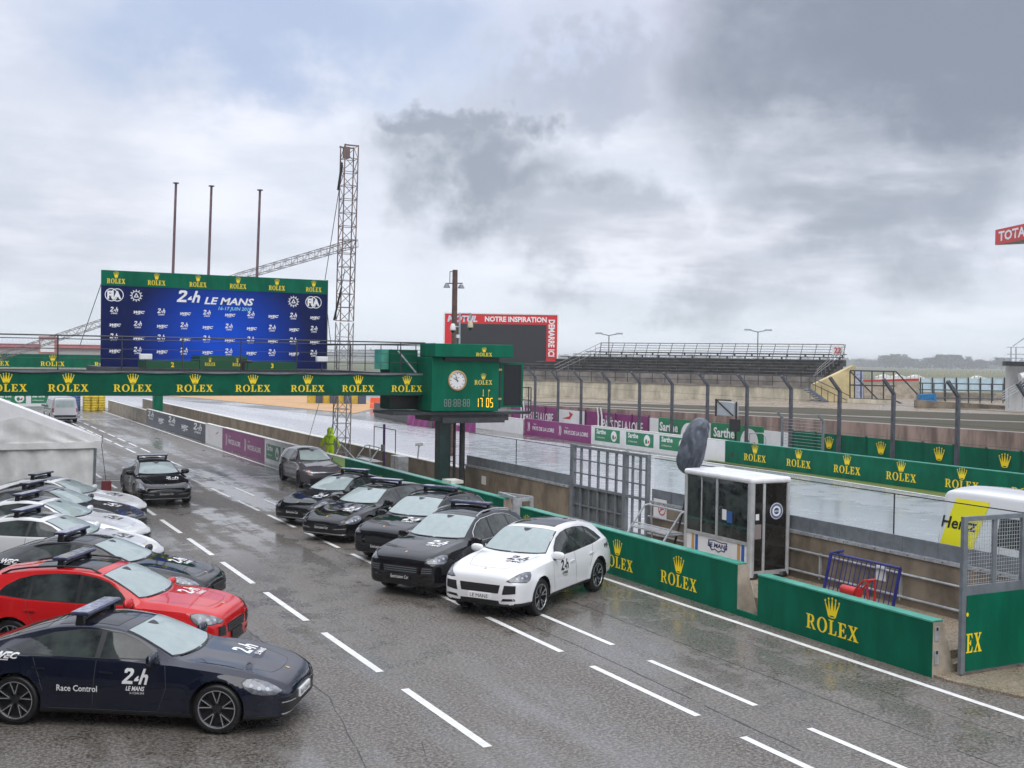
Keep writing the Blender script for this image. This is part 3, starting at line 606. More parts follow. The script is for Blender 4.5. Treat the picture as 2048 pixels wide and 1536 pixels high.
def car(kind, pm, loc, heading, label, name='parked_car', cat='car', group=None, bar=False, rails=None, plate=None, logo=None, door=None, hood=True, slat=None, glassmat=None, trimline=False, machined=True, race=None):
    K = build_kind(kind); S = K['S']
    root = thing(name, label, cat, loc, R(heading), group)
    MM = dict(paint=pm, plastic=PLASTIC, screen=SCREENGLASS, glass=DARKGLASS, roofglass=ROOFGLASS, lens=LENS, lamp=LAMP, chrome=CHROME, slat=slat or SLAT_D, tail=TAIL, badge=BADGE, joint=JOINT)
    body = link('body', K['body'], pm, root)
    for nme, me, mk, _ in K['parts']:
        if len(me.polygons): link(nme, me, MM[mk], root)
    ty, rm, em = K['wheel']
    for ax in (S['base'] / 2, -S['base'] / 2):
        for s in (-1, 1):
            M4 = Matrix.Translation((ax, s * S['track'], S['wheel_r'])) @ Matrix.Rotation(0 if s > 0 else math.pi, 4, 'Z')
            w = link('wheel', ty, RUBBER, root, M4)
            link('rim', rm, RIM, w)
            if machined: link('rim_edge', em, RIMB, w)
    bvh, proj, sh = K['bvh'], K['proj'], K['shared']
    def cached(key, fn):
        if key not in sh: sh[key] = fn()
        return sh[key]
    xn = S['nose']
    if logo:
        if hood:
            xh = xn - .62
            me = cached('hood', lambda: proj('lettering', RACE24S, (xh - .10, .33 * S['wr'][4][1] / .7, 2.0), (0, .20, 0), (-.30, 0, 0), (0, 0, -1), .004, .05))
            link('race_mark', me, logo, root)
        for s in (-1, 1):
            me = cached(('door', s), lambda: proj('lettering', RACE24, (.29, s * 1.3, S['zm'] - .08), (-s * .17, 0, 0), (0, 0, .215), (0, -s, 0), .004, .06))
            link('race_mark', me, logo, root)
            me = cached(('wec', s), lambda: proj('lettering', WECM, (S['tail'] + (.62 if S['H'] > 1.5 else .95), s * 1.3, .97 * S['H'] / 1.69 if S['H'] > 1.5 else S['zb'][-3][1] - .02), (-s * .15, 0, 0), (0, 0, .13), (0, -s, 0), .004, .06))
            link('series_mark', me, logo, root)
    if door:
        for s in (-1, 1):
            me = cached(('dt', s, door), lambda: proj('lettering', text(door, .015)[0], (-.56, s * 1.3, S['zm'] - .10), (-s * .077, 0, 0), (0, 0, .085), (0, -s, 0), .004, .06))
            link('door_lettering', me, logo, root)
    if plate:
        txt, pc, tcm, zp = plate
        h, nn, _, _ = bvh.ray_cast(Vector((xn + 2, 0, zp)), Vector((-1, 0, 0))); px = h.x + .03
        pl = MB().box((px - .05, -.26, zp - .058), (px, .26, zp + .058)).build('number_plate', pc, root)
        if txt: on('plate_lettering', text(txt, 0)[0], tcm, pl, (px + .003, 0, zp - .035), (0, 1, 0), (0, 0, 1), min(.075, .46 / text(txt, 0)[1]), .072)
    if trimline:
        for s in (-1, 1):
            def mk(s=s):
                pts = [S['win'][0][0], (.5, S['win'][0][5][1]), S['win'][0][4], S['win'][0][3], S['win'][1][3], S['win'][1][2], S['win'][2][3], S['win'][2][2], S['win'][2][1], S['win'][1][0], S['win'][0][0]]
                m = MB(); P3 = []
                for (x0, z0), (x1, z1) in zip(pts, pts[1:]):
                    for q in range(4):
                        x, z = x0 + (x1 - x0) * q / 4, z0 + (z1 - z0) * q / 4
                        zz = z + (.018 if z > 1.25 else -.018)
                        h, nn, _, _ = bvh.ray_cast(Vector((x, s * 3, zz)), Vector((0, -s, 0)))
                        if h: P3.append(h + Vector((0, s * .006, 0)))
                P3.append(P3[0]); m.path(P3, .011, 5); return m.mesh('t')
            link('window_trim', cached(('trim', s), mk), CHROME, root)
    if rails:
        for s in (-1, 1):
            def mk(s=s):
                P3 = []
                for x in np.linspace(.05, -1.75, 12):
                    h, nn, _, _ = bvh.ray_cast(Vector((x, s * float(pchip(S['wr'])(x)) * .93, 3)), Vector((0, 0, -1)))
                    P3.append(h + Vector((0, 0, .045 if .05 > x > -1.7 and x not in (.05, -1.75) else .0)))
                m = MB(); m.path(P3, .018, 6); return m.mesh('r')
            link('roof_rail', cached(('rail', s), mk), rails, root)
    if bar:
        bx = -.72 if kind in ('saloon', 'wagon') else -.70
        zt = S['H'] + .075
        b = bevel(MB().box((bx - .14, -.55, zt - .005), (bx + .14, .55, zt + .045)).build('light_bar', BAR, root), .02)
        bt = MB().box((bx - .125, -.535, zt + .046), (bx + .125, .535, zt + .052)).build('cover', BAR_TOP, b)  # thin pale sheet carrying the painted reflection along the bar's top
        for s in (-1, 1):
            h, nn, _, _ = bvh.ray_cast(Vector((bx, s * .50, 3)), Vector((0, 0, -1)))
            MB().prism([(-.07, h.z - .03), (.07, h.z - .03), (.045, zt), (-.045, zt)], (bx, s * .53, 0), (1, 0, 0), (0, 0, 1), (0, s * -.06, 0)).build('mount', PLASTIC, b)
        m = MB(); ys = np.linspace(-.52, .52, 9)
        P3 = []
        for y in ys:
            h, nn, _, _ = bvh.ray_cast(Vector((bx, y, 3)), Vector((0, 0, -1))); P3.append(h + Vector((0, 0, .02)))
        m.path(P3, .02, 6); m.build('cross_bar', PLASTIC, b)
    return root, K
BP = ('Extrication Car', BLACKL, WHITE, .47)
def P_(z): return ('Extrication Car', BLACKL, WHITE, z)
r_, K_ = car('saloon', PAINT_NAVY, (3.0, 17.56, 0), -32.9, 'dark navy car with Race Control lettering on its doors', bar=True, logo=WHITE, door='Race Control', plate=('Race Control', WHITEB, BLACKL, .44), group='course cars parked nose out on the left')
car('small_suv', PAINT_RED, (3.1, 21.2, 0), -32.5, 'bright red off-roader parked beside the dark navy car', bar=True, rails=PLASTIC, logo=WHITE, plate=(None, BLACKL, WHITE, .46), group='course cars parked nose out on the left')
car('saloon', PAINT_BLACK, (3.56, 25.45, 0), -32.9, 'black low car parked between the red off-roader and the white cars', bar=True, logo=WHITE, plate=(None, BLACKL, WHITE, .44), group='course cars parked nose out on the left')
car('saloon', PAINT_WHITE, (3.0, 29.4, 0), -33, 'white car parked right beside the black low car on the left', bar=True, logo=BLACKL, plate=(None, BLACKL, WHITE, .44), group='course cars parked nose out on the left')
car('saloon', PAINT_WHITE, (3.25, 32.65, 0), -33, 'white car parked between another white car and the dark grey car', bar=True, logo=BLACKL, plate=(None, BLACKL, WHITE, .44), group='course cars parked nose out on the left')
car('saloon', PAINT_GREY, (3.62, 35.35, 0), -33, 'dark grey car parked between two white cars', bar=True, logo=WHITE, plate=(None, BLACKL, WHITE, .44), group='course cars parked nose out on the left')
car('saloon', PAINT_WHITE, (4.05, 37.85, 0), -33, 'white car parked closest to the marquee, beyond the dark grey car', bar=True, logo=BLACKL, plate=(None, BLACKL, WHITE, .44), group='course cars parked nose out on the left')
car('saloon', PAINT_BLACK, (7.75, 43.1, 0), -91, 'black car with a light bar standing alone on the pit lane, seen from the front', bar=True, logo=WHITE, plate=P_(.44))
G2 = 'course cars parked in echelon along the green barrier'
car('suv', PAINT_WHITE, (12.15, 22.33, 0), -145.5, 'white off-roader with a LE MANS number plate and no light bar', logo=BLACKL, plate=('LE MANS', WHITEB, BLACKL, .47), group=G2, machined=True)
car('suv', PAINT_BLACK, (11.42, 24.83, 0), -145.5, 'black off-roader with bright window trim, next to the white off-roader', logo=WHITE, bar=True, rails=STEEL_L, trimline=True, slat=STEEL, plate=P_(.47), group=G2)
car('small_suv', PAINT_BLACK, (12.35, 28.75, 0), -146, 'black off-roader with a light bar, second behind the white off-roader', logo=WHITE, bar=True, rails=PLASTIC, plate=P_(.45), group=G2)
car('wagon', PAINT_BLACK, (12.25, 32.65, 0), -146, 'low black estate car with a light bar and a long side window line', logo=WHITE, bar=True, plate=P_(.44), group=G2)
car('saloon', PAINT_BLACK, (12.4, 36.0, 0), -146, 'low black car with light bar standing just in front of the grey estate', logo=WHITE, bar=True, plate=P_(.44), group=G2)
t_, K_ = car('estate', PAINT_TAUPE, (14.55, 46.1, 0), -92, 'grey estate car with amber indicators lit, beside the person in yellow', machined=False)
for s in (-1, 1):
    q = K_['proj']('a', mesh2d('p', [ell(-.06, -.03, .06, .03, 10)]), (2.02, s * .66, .70), (-.55, s * .8, 0), (0, 0, 1), (-.80, -s * .55, -.25), .016)
    if len(q.polygons): link('indicator', q, AMBER, t_)
v_, K_ = car('van', PAINT_SILVER, (9.7, 93.0, 0), 92, 'silver passenger van seen from behind, driving off beyond the marquee', name='passenger_van', cat='van', machined=False)
h_, K_ = car('tall_van', PAINT_WHITE, (22.0, 16.45, 0), -90, 'white high-roof hire van with yellow panels on the track behind the glass', name='delivery_van', cat='van', machined=False)
# ================================================================== surveying helper: bearing of a surveyed mark + its distance -> world point
def at(px, py, dist):
    a, b = px - 1024, py - 768
    a, b = cr * a + sr * b, -sr * a + cr * b
    return Vector((0, 0, 5.3)) + (FW * 2300 + RT * a - UP * b) * (dist / 2300)
# ================================================================== ground
def ground_mat(name, base, c2, c3, rlo, rhi, streak=(2.2, .22, 1), wet=0.5, fine=1.0, bmp=1.0, spk=2.6, drk=.42):
    m = bpy.data.materials.new(name); m.use_nodes = True; n = m.node_tree; b = n.nodes['Principled BSDF']; L = n.links.new
    g = n.nodes.new('ShaderNodeNewGeometry')
    def noise(scale, detail, vec, rough=.6):
        z = n.nodes.new('ShaderNodeTexNoise'); z.inputs['Scale'].default_value = scale; z.inputs['Detail'].default_value = detail; z.inputs['Roughness'].default_value = rough; L(vec, z.inputs['Vector']); return z.outputs['Fac']
    def rng(v, a, b_, c=0., d=1.):
        r = n.nodes.new('ShaderNodeMapRange'); r.interpolation_type = 'SMOOTHSTEP'; L(v, r.inputs[0])
        for i, q in enumerate((a, b_, c, d)): r.inputs[i + 1].default_value = q
        return r.outputs[0]
    def mix(f, a, b_):
        x = n.nodes.new('ShaderNodeMix'); x.data_type = 'RGBA'; L(f, x.inputs[0])
        for i, q in ((6, a), (7, b_)):
            if isinstance(q, tuple): x.inputs[i].default_value = (*q, 1)
            else: L(q, x.inputs[i])
        return x.outputs[2]
    mp = n.nodes.new('ShaderNodeMapping'); mp.inputs['Scale'].default_value = streak; L(g.outputs['Position'], mp.inputs[0])
    big = noise(.35, 6, mp.outputs[0]); mid = noise(1.1, 7, g.outputs['Position'], .65); fn = noise(38 * fine, 4, g.outputs['Position'], .75); fn2 = noise(11 * fine, 5, g.outputs['Position'], .7)
    col = mix(rng(mid, .35, .66), base, c2); col = mix(rng(big, .42, .62), col, c3)
    col = mix(rng(fn2, .52, .70, 0, .75), col, tuple(c * drk for c in c2)); col = mix(rng(fn, .44, .60), col, tuple(c * spk for c in base)); 
    L(col, b.inputs['Base Color'])
    bb = n.nodes.new('ShaderNodeMath'); bb.operation = 'ADD'; L(big, bb.inputs[0])
    m2 = n.nodes.new('ShaderNodeMath'); m2.operation = 'MULTIPLY'; L(mid, m2.inputs[0]); m2.inputs[1].default_value = .55; L(m2.outputs[0], bb.inputs[1])
    f2 = n.nodes.new('ShaderNodeMath'); f2.operation = 'MULTIPLY_ADD'; L(fn2, f2.inputs[0]); f2.inputs[1].default_value = .18; L(bb.outputs[0], f2.inputs[2])
    L(rng(f2.outputs[0], .765, .975, rhi, rlo), b.inputs['Roughness'])
    b.inputs['Specular IOR Level'].default_value = wet
    u = n.nodes.new('ShaderNodeBump'); u.inputs['Distance'].default_value = .012; L(fn, u.inputs['Height']); L(rng(f2.outputs[0], .78, .94, .55 * bmp, .04 * bmp), u.inputs['Strength']); L(u.outputs[0], b.inputs['Normal'])
    return m
ASPH = ground_mat('wet_pit_lane_asphalt', (.074, .066, .057), (.036, .028, .020), (.096, .091, .084), .16, .60, wet=.8, fine=.5)
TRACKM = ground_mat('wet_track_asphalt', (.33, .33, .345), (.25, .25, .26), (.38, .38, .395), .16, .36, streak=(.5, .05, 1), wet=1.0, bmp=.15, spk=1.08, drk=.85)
CONCG = ground_mat('wet_concrete_ground', (.15, .12, .085), (.10, .075, .05), (.20, .175, .14), .2, .55, streak=(1, 1, 1))
FIELD = mat('meadow', (.055, .075, .022), .9, col2=(.11, .11, .045), vscale=.02, world=True)
GRASS = mat('grass', (.085, .14, .018), .8, col2=(.12, .13, .03), vscale=1.2, world=True, bump=.8, bscale=14)
GRAVEL = mat('gravel_trap', (.48, .29, .14), .8, var=.12, vscale=.3, world=True)
RUNOFF = ground_mat('wet_runoff', (.06, .06, .055), (.05, .05, .045), (.08, .075, .06), .12, .4, streak=(.3, .3, 1), wet=.7)
def sheet(name, pts, z, m):
    mb = MB(); mb.add([(x, y, z) for x, y in pts], [tuple(range(len(pts)))])
    o = struct(name, mb, m)
    return o
sheet('ground', [(-4000, -600), (5000, -600), (5000, 7000), (-4000, 7000)], -.05, FIELD)
sheet('runoff', [(18.5, -20), (44, -20), (44, 60), (43, 100), (90, 160), (60, 260), (-60, 260), (-60, 112), (18.5, 112)], -.025, RUNOFF)
sheet('pit_lane', [(-25, -15), (15.9, -15), (15.9, 112), (-25, 112)], 0.0, ASPH)
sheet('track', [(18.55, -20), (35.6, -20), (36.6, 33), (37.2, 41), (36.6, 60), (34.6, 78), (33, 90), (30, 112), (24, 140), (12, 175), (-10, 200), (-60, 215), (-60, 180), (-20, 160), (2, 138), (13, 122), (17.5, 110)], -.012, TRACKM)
sheet('gravel_bed', [(36.0, 101), (43, 113), (48, 124), (49, 140), (36, 175), (20, 205), (-5, 225), (8, 195), (22, 165), (30, 138), (33, 118)], -.004, GRAVEL)
sheet('grass_verge', [(35.9, -20), (38.0, -20), (38.0, 50), (37.6, 50), (37.3, 41), (36.8, 33)], .006, GRASS)
sheet('white_track_edge', [(35.55, -20), (35.75, -20), (36.75, 33), (37.3, 41), (36.75, 60), (36.55, 60), (37.1, 41), (36.55, 33)], .004, mat('road_paint', (.70, .70, .68), .45, var=.12, vscale=5, world=True))
PAINTW = MATS['road_paint']
mk = MB()
def dash(x, y0, y1, w=.125, z=.004):
    mk.add([(x - w / 2, y0, z), (x + w / 2, y0, z), (x + w / 2, y1, z), (x - w / 2, y1, z)], [(0, 1, 2, 3)])
y = 5.72
while y < 110:
    dash(6.94, y, y + 3.02, .135); y += 4.105
y = 1.55
while y < 110:
    dash(10.40 - .1 * min(1, max(0, (y - 20) / 40)), y, y + 3.05); dash(11.53 - .45 * min(1, max(0, (y - 25) / 30)) , y + .05, y + 2.95, .115); y += 4.10
dash(14.85, -15, 108, .13)
mk.add([(-2, 50.15, .004), (14.7, 49.05, .004), (14.7, 49.2, .004), (-2, 50.3, .004)], [(0, 1, 2, 3)])
mk.add([(6, 95.5, .004), (14.7, 95.2, .004), (14.7, 95.6, .004), (6, 95.9, .004)], [(0, 1, 2, 3)])
struct('lane_markings', mk, PAINTW)
rs = random.Random(11); cm_ = MB()
def seam(pts, w, jit=.018):
    P = []
    for (x0, y0), (x1, y1) in zip(pts, pts[1:]):
        k = max(2, int(math.hypot(x1 - x0, y1 - y0) / .35))
        P += [(x0 + (x1 - x0) * i / k + rs.uniform(-jit, jit), y0 + (y1 - y0) * i / k) for i in range(k)]
    P.append(pts[-1])
    for (xa, ya), (xb, yb) in zip(P, P[1:]):
        if rs.random() < .12: continue
        wa = w * rs.uniform(.4, 1.3); cm_.add([(xa - wa / 2, ya, .002), (xa + wa / 2, ya, .002), (xb + wa / 2, yb, .002), (xb - wa / 2, yb, .002)], [(0, 1, 2, 3)])
for pts, w in (([(12.75, 2), (12.8, 30), (12.7, 95)], .026), ([(5.6, 9), (5.1, 13.5), (5.7, 17), (5.6, 60)], .022), ([(10.75, 12), (10.9, 17.2), (10.8, 28)], .03), ([(4.1, 8), (6.2, 14.5)], .016), ([(13.9, 6), (14.0, 32)], .014)): seam(pts, w)
struct('asphalt_cracks', cm_, mat('crack_filler', (.022, .018, .014), .35))
tm = MB()
for y in (20, 32, 40, 52, 64): tm.add([(21.5, y, -.006), (24.0, y, -.006), (24.0, y + .15, -.006), (21.5, y + .15, -.006)], [(0, 1, 2, 3)])
struct('grid_markings', tm, PAINTW)
# walkway between barrier and pit wall
wk = MB(); wk.box((15.86, 14.25, -.02), (18.6, 111, .30)); wk.box((15.86, 13.98, -.02), (18.6, 14.25, .15)); struct('walkway', wk, CONCG)
ap = MB(); ap.prism([(15.35, 13.55), (15.7, 12.4), (17.2, 10.6), (30, 8), (30, 13.9), (15.35, 13.9)], (0, 0, -.02), (1, 0, 0), (0, 1, 0), (0, 0, .06)); struct('concrete_apron', ap, CONCG)
# ================================================================== pit lane barrier
SARTHE_G = mat('department_green', (.01, .20, .085), .35, var=.1, vscale=2)
PURPLE = mat('purple_board', (.22, .022, .15), .35, var=.12, vscale=2)
NAVYB = mat('slate_board', (.045, .055, .085), .35, var=.15, vscale=2)
REDL = mat('red_lettering', (.55, .03, .03), .4)
DROP = mesh2d('drop', [[ell(0, 0, .5, .5, 24), ell(-.12, -.10, .17, .22, 14)]])
HANDM = mesh2d('hand', [[(-.05, -.30), (.22, -.24), (.30, .02), (.20, .04), (.17, -.06), (.10, .06), (.06, -.10), (-.02, -.12)]])
ST = text('Sarthe', .03)
SD = text('Le Département', .006)
PL = text('PAYS DE LA LOIRE', .012, 0, .9)
PR = text('Région', .0)
BRACK = mesh2d('brackets', [[[(-.22, -.5), (-.12, -.5), (.0, -.15), (.0, .2), (-.12, .5), (-.22, .5), (-.12, .15), (-.12, -.15)]], [[(.06, -.5), (.16, -.5), (.28, -.15), (.28, .2), (.16, .5), (.06, .5), (.16, .15), (.16, -.15)]]])
def sarthe(parent, o, fr, w, h):
    r, u = Vector(fr[0]), Vector(fr[1]); o = Vector(o); n = r.cross(u)
    on('printed_panel', rect2(-.5, -.5, .5, .5), SARTHE_G, parent, o + n * .004, *fr, w, h)
    on('lettering', ST[0], WHITE, parent, o + n * .007 + r * (-.24 * w) + u * (h * .08), *fr, min(h * .38, w * .46 / ST[1]), h * .36)
    on('small_lettering', SD[0], WHITE, parent, o + n * .007 + r * (-.25 * w) + u * (-h * .26), *fr, min(h * .13, w * .42 / SD[1]), h * .13)
    on('emblem', DROP, WHITE, parent, o + n * .007 + r * (.27 * w), *fr, min(h * .84, w * .40))
    on('emblem_mark', HANDM, REDL, parent, o + n * .010 + r * (.30 * w), *fr, min(h * .75, w * .36))
def loire(parent, o, fr, w, h):
    r, u = Vector(fr[0]), Vector(fr[1]); o = Vector(o); n = r.cross(u)
    on('brackets', BRACK, WHITE, parent, o + n * .004 + r * (-.40 * w), *fr, min(.30 * w, h * .75), h * .75)
    on('lettering', PL[0], WHITE, parent, o + n * .004 + r * (.10 * w) - u * (h * .22), *fr, .72 * w / PL[1], h * .30)
    on('small_lettering', PR[0], WHITE, parent, o + n * .004 + r * (-.18 * w) + u * (h * .22), *fr, h * .12)
LOGO_B = join2d('crown_and_word', [(WORD, 0, 0, 1), (mesh2d('c', crown(0, 1.12, 1.38, 1.0)), 0, 0, 1)])
CROWN1 = mesh2d('crown', crown(0, 0, 1.0))
def barrier(y0, y1, h, cov, capm, label, logos=(), X=15.3, group=None, scale=.278, zt=.20, name='concrete_barrier', conc=True, cat='barrier', thick=(.22, .58)):
    t = thing(name, label, cat, (X, (y0 + y1) / 2, 0), 0, group); L = (y1 - y0) / 2
    mb = MB(); mb.prism([(.015, 0), (thick[1], 0), (thick[1] - .06, .12), (thick[0] + .02, h - .02), (.015, h - .02)], (0, -L, 0), (1, 0, 0), (0, 0, 1), (0, 2 * L, 0)); mb.build('concrete', CONC_L, t)
    if cov: MB().box((0, -L + .002, -.03), (.013, L - .002, h - .03)).build('cover', cov, t)
    MB().box((-.012, -L, h - .028), (thick[0] + .03, L, h)).build('capping', capm, t)
    if cov and logos:
        q = -L + 2.43
        while q < L - .4: MB().box((-.0035, q - .006, -.02), (.001, q + .006, h - .03)).build('panel_joint', GREEN_D, t); q += 2.43
    for ly in logos: on('lettering', LOGO_B, YEL, t, (-.004, ly - (y0 + y1) / 2, zt), *FX, scale)
    return t
bA = barrier(13.9, 18.45, .97, GREEN, GREEN_L, 'green branded concrete barrier nearest the camera, right of the doorway gap', (16.3,))
for z in (.22, .62): MB().box((.05, -2.29, z), (.15, -2.275, z + .24)).build('lifting_plate', STEEL_L, bA)
for z in (.40, .80): MB().box((.08, -2.30, z), (.115, -2.29, z + .05)).build('plate_hole', BLACKL, bA)
bB = barrier(19.12, 28.9, 1.08, GREEN, GREEN_L, 'green branded concrete barrier behind the white off-roader', (21.2, 23.75, 26.2, 28.45))
MB().box((-.004, 4.93 - 14.7 + .0, -.03), (.012, -4.895, .13)).build('sill', GREEN, bB) if False else None
sillo = MB().box((15.29, 18.46, -.03), (15.34, 19.11, .12)).build('threshold', GREEN); tag(sillo, 'low green sill closing the doorway gap in the barrier', 'sill')
bC = barrier(29.95, 43.98, 1.20, GREEN, GREEN_L, 'long green branded barrier behind the row of black cars', (30.7, 33.0, 35.25, 37.65, 39.95, 42.25))
YG = mat('fluorescent_board', (.42, .62, .22), .4, var=.15)
barrier(44.0, 45.5, 1.20, YG, CAP_W, 'pale yellow-green barrier section between the green barrier and the person in yellow')
bS = barrier(45.52, 55.95, 1.19, WHITEB, CAP_W, 'white barrier carrying green department boards behind the grey estate')
for yy in (48.4, 51.55, 54.4): sarthe(bS, (-.002, yy - (45.52 + 55.95) / 2, .58), FX, 2.5, .72)
bL = barrier(55.97, 64.8, 1.19, PURPLE, CAP_W, 'purple regional advertising barrier on the left side of the pit wall')
for yy in (58.3, 62.4): loire(bL, (-.002, yy - (55.97 + 64.8) / 2, .56), FX, 3.6, .85)
bW = barrier(64.82, 69.05, 1.17, WHITEB, CAP_W, 'plain white barrier panel with a small red dash, between purple and slate boards')
on('mark', mesh2d('m', [[(-.5, -.2), (.2, .0), (.5, .25), (.1, .12)]]) if False else mesh2d('m', [[[(-.5, -.2), (.2, .0), (.5, .25), (.1, .12)]]]), REDL, bW, (-.004, -.8, .75), *FX, .9, .5)
bN = barrier(69.07, 88.8, 1.12, NAVYB, CAP_W, 'slate blue barrier with race and series lettering')
for i, yy in enumerate((71.2, 75.2, 79.2, 83.2, 87.0)):
    on('lettering', (RACE24S, WECM)[i % 2], WHITE, bN, (-.004, yy - (69.07 + 88.8) / 2, .42), *FX, (1.05, .8)[i % 2], (.42, .5)[i % 2])
barrier(88.82, 108.2, 1.0, None, CAP_W, 'bare concrete barrier wall leading to the yellow tyre stack', name='concrete_wall', cat='wall')
# door frame standing open at the barrier gap
dg_ = thing('steel_gate', 'narrow grey steel door standing open in the gap of the green barrier', 'gate', (15.45, 29.4, 0))
f_ = MB(); f_.box((-.12, -.03, .05), (.16, .03, 1.26)); f_.box((.44, -.03, .05), (.54, .03, 1.28)); f_.box((.16, -.03, 1.16), (.44, .03, 1.26)); f_.box((.16, -.03, .60), (.44, .03, .68)); f_.bar((-.05, .0, 1.26), (.0, 1.1, 1.28), .09); f_.bar((.49, 0, 1.26), (.0, 1.1, 1.28), .08); f_.build('frame', STEEL_L, dg_)
MB().box((.17, .0, .1), (.43, .012, .6)).build('infill_panel', STEEL_D, dg_)
# ================================================================== pit wall with guard panels, pipes and glass
GLASS = bpy.data.materials.new('clear_glass'); GLASS.use_nodes = True
_n = GLASS.node_tree; _n.nodes.clear()
_o = _n.nodes.new('ShaderNodeOutputMaterial'); _mx = _n.nodes.new('ShaderNodeMixShader'); _t = _n.nodes.new('ShaderNodeBsdfTransparent'); _g = _n.nodes.new('ShaderNodeBsdfGlossy'); _fr = _n.nodes.new('ShaderNodeMath'); _lw = _n.nodes.new('ShaderNodeLayerWeight')
_t.inputs[0].default_value = (.93, .96, .96, 1); _g.inputs['Roughness'].default_value = .02; _lw.inputs[0].default_value = .5; _fr.operation = 'POWER'; _fr.inputs[1].default_value = 5; _n.links.new(_lw.outputs['Facing'], _fr.inputs[0])
_n.links.new(_fr.outputs[0], _mx.inputs[0]); _n.links.new(_t.outputs[0], _mx.inputs[1]); _n.links.new(_g.outputs[0], _mx.inputs[2]); _n.links.new(_mx.outputs[0], _o.inputs[0])
WX = 18.25
def pit_wall(y0, y1, top, label, panels, pipes):
    t = thing('pit_wall', label, 'wall', (WX, (y0 + y1) / 2, .3)); L = (y1 - y0) / 2; b = -.3
    MB().box((0, -L, -.3), (.34, L, top + b)).build('concrete', CONC, t)
    if panels:
        m = MB(); k = int(round(2 * L / .92)); g = 2 * L / k
        for i in range(k):
            m.box((.05, -L + i * g + .012, top + .06 + b), (.09, -L + (i + 1) * g - .012, top + .38 + b)); m.box((.035, -L + i * g - .02, top + .05 + b), (.05, -L + i * g + .02, top + .36 + b))
        m.build('guard_panels', STEEL, t)
        MB().box((-.03, -L, top + b - .015), (.10, L, top + .055 + b)).build('steel_rail', STEEL_L, t)
        m = MB()
        for i in range(2 * k): m.tube((-.036, -L + (i + .5) * g / 2, top + b + .02), (-.028, -L + (i + .5) * g / 2, top + b + .02), .014, 6)
        m.build('bolts', STEEL_D, t)
        k2 = max(1, int(round(2 * L / 4.6))); g2 = 2 * L / k2
        for i in range(k2):
            MB().box((.12, -L + i * g2 + .012, top + .10 + b), (.132, -L + (i + 1) * g2 - .012, top + 1.22 + b)).build('glass_pane', GLASS, t)
            MB().box((.112, -L + i * g2 - .008, top + .10 + b), (.14, -L + i * g2 + .008, top + 1.22 + b)).build('glazing_bar', STEEL_D, t)
        MB().box((.115, -L, top + 1.22 + b), (.137, L, top + 1.24 + b)).build('top_edge', STEEL_D, t)
    else:
        MB().box((-.02, -L, top + b), (.36, L, top + .03 + b)).build('capping', CAP_W, t)
    if pipes:
        m = MB(); m.tube((-.05, -L, .18), (-.05, L, .18), .028); m.tube((-.05, -L, .66), (-.05, L, .66), .025)
        for i in range(int(2 * L / 2.4)): m.box((-.06, -L + .6 + i * 2.4, .10), (0, -L + .64 + i * 2.4, .70))
        m.build('pipes', STEEL_L, t)
    return t
pw = pit_wall(0, 26.7, 1.34, 'stained concrete pit wall with pipes, grey guard panels and glass, behind the kiosk', True, True)
pw2 = pit_wall(31.2, 38.9, 1.28, 'stained concrete pit wall piece with glass between gate and gantry pillar', True, False)
pw3 = pit_wall(39.0, 108, 1.12, 'long low brown pit wall with a pale top, left of the gantry pillar', False, False)
# small posters on the walls
def poster(label, o, w, h, m, cat='sign', name='wall_sign'):
    t = thing(name, label, cat, o); MB().box((-.012, -w / 2, -h / 2), (0, w / 2, h / 2)).build('plate', m, t); return t
ns = poster('white no smoking sign on the pit wall beside the grey gate', (WX, 26.2, 1.22), .62, .52, WHITEB)
on('ring', mesh2d('ring', [[ell(0, 0, .5, .5, 24), ell(0, 0, .40, .40, 24)], [[(-.36, -.22), (-.30, -.28), (.36, .22), (.30, .28)]]]), REDL, ns, (-.016, -.1, 0), *FX, .36)
on('cigarette', rect2(-.3, -.05, .3, .05), BLACKL, ns, (-.015, -.1, 0), *FX, .28); on('lettering', text('BOX', .01)[0], BLACKL, ns, (-.016, .2, .06), *FX, .07) if False else None
poster('small white notice on the pit wall right of the gantry pillar', (WX, 37.3, .88), .34, .30, WHITEB)
poster('white notice stuck low on the wall behind the blue barrier', (WX, 18.0, .86), .28, .32, WHITEB)
# ================================================================== grey gate in the pit wall
gt = thing('steel_gate', 'tall grey grid gate set into the pit wall behind the white off-roader', 'gate', (18.3, 29.0, .3))
fr = MB()
for yy, w in ((2.05, .20), (-.95, .16), (-2.1, .10)): fr.box((-.06, yy - w / 2, 0), (.06, yy + w / 2, 2.36))
for z in (.04, 1.08, 2.30): fr.box((-.045, -2.1, z - .04), (.045, 2.05, z + .04))
fr.build('frame', STEEL, gt)
gb = MB()
for i in range(1, 6): gb.box((-.03, 2.05 - i * .5 - .035, .05), (.03, 2.05 - i * .5 + .035, 2.3))
for yy in (-1.33, -1.72): gb.box((-.03, yy - .03, .05), (.03, yy + .03, 2.3))
for z in (1.48, 1.9): gb.box((-.02, -2.1, z - .02), (.02, 2.05, z + .02))
for z in (.5,): gb.box((-.02, -.9, z - .02), (.02, 2.05, z + .02))
gb.build('bars', STEEL, gt)
MB().box((.035, -.92, .06), (.042, 2.0, 1.05)).build('lower_sheet', mat('dull_grey_sheet', (.11, .125, .13), .3, var=.3), gt)
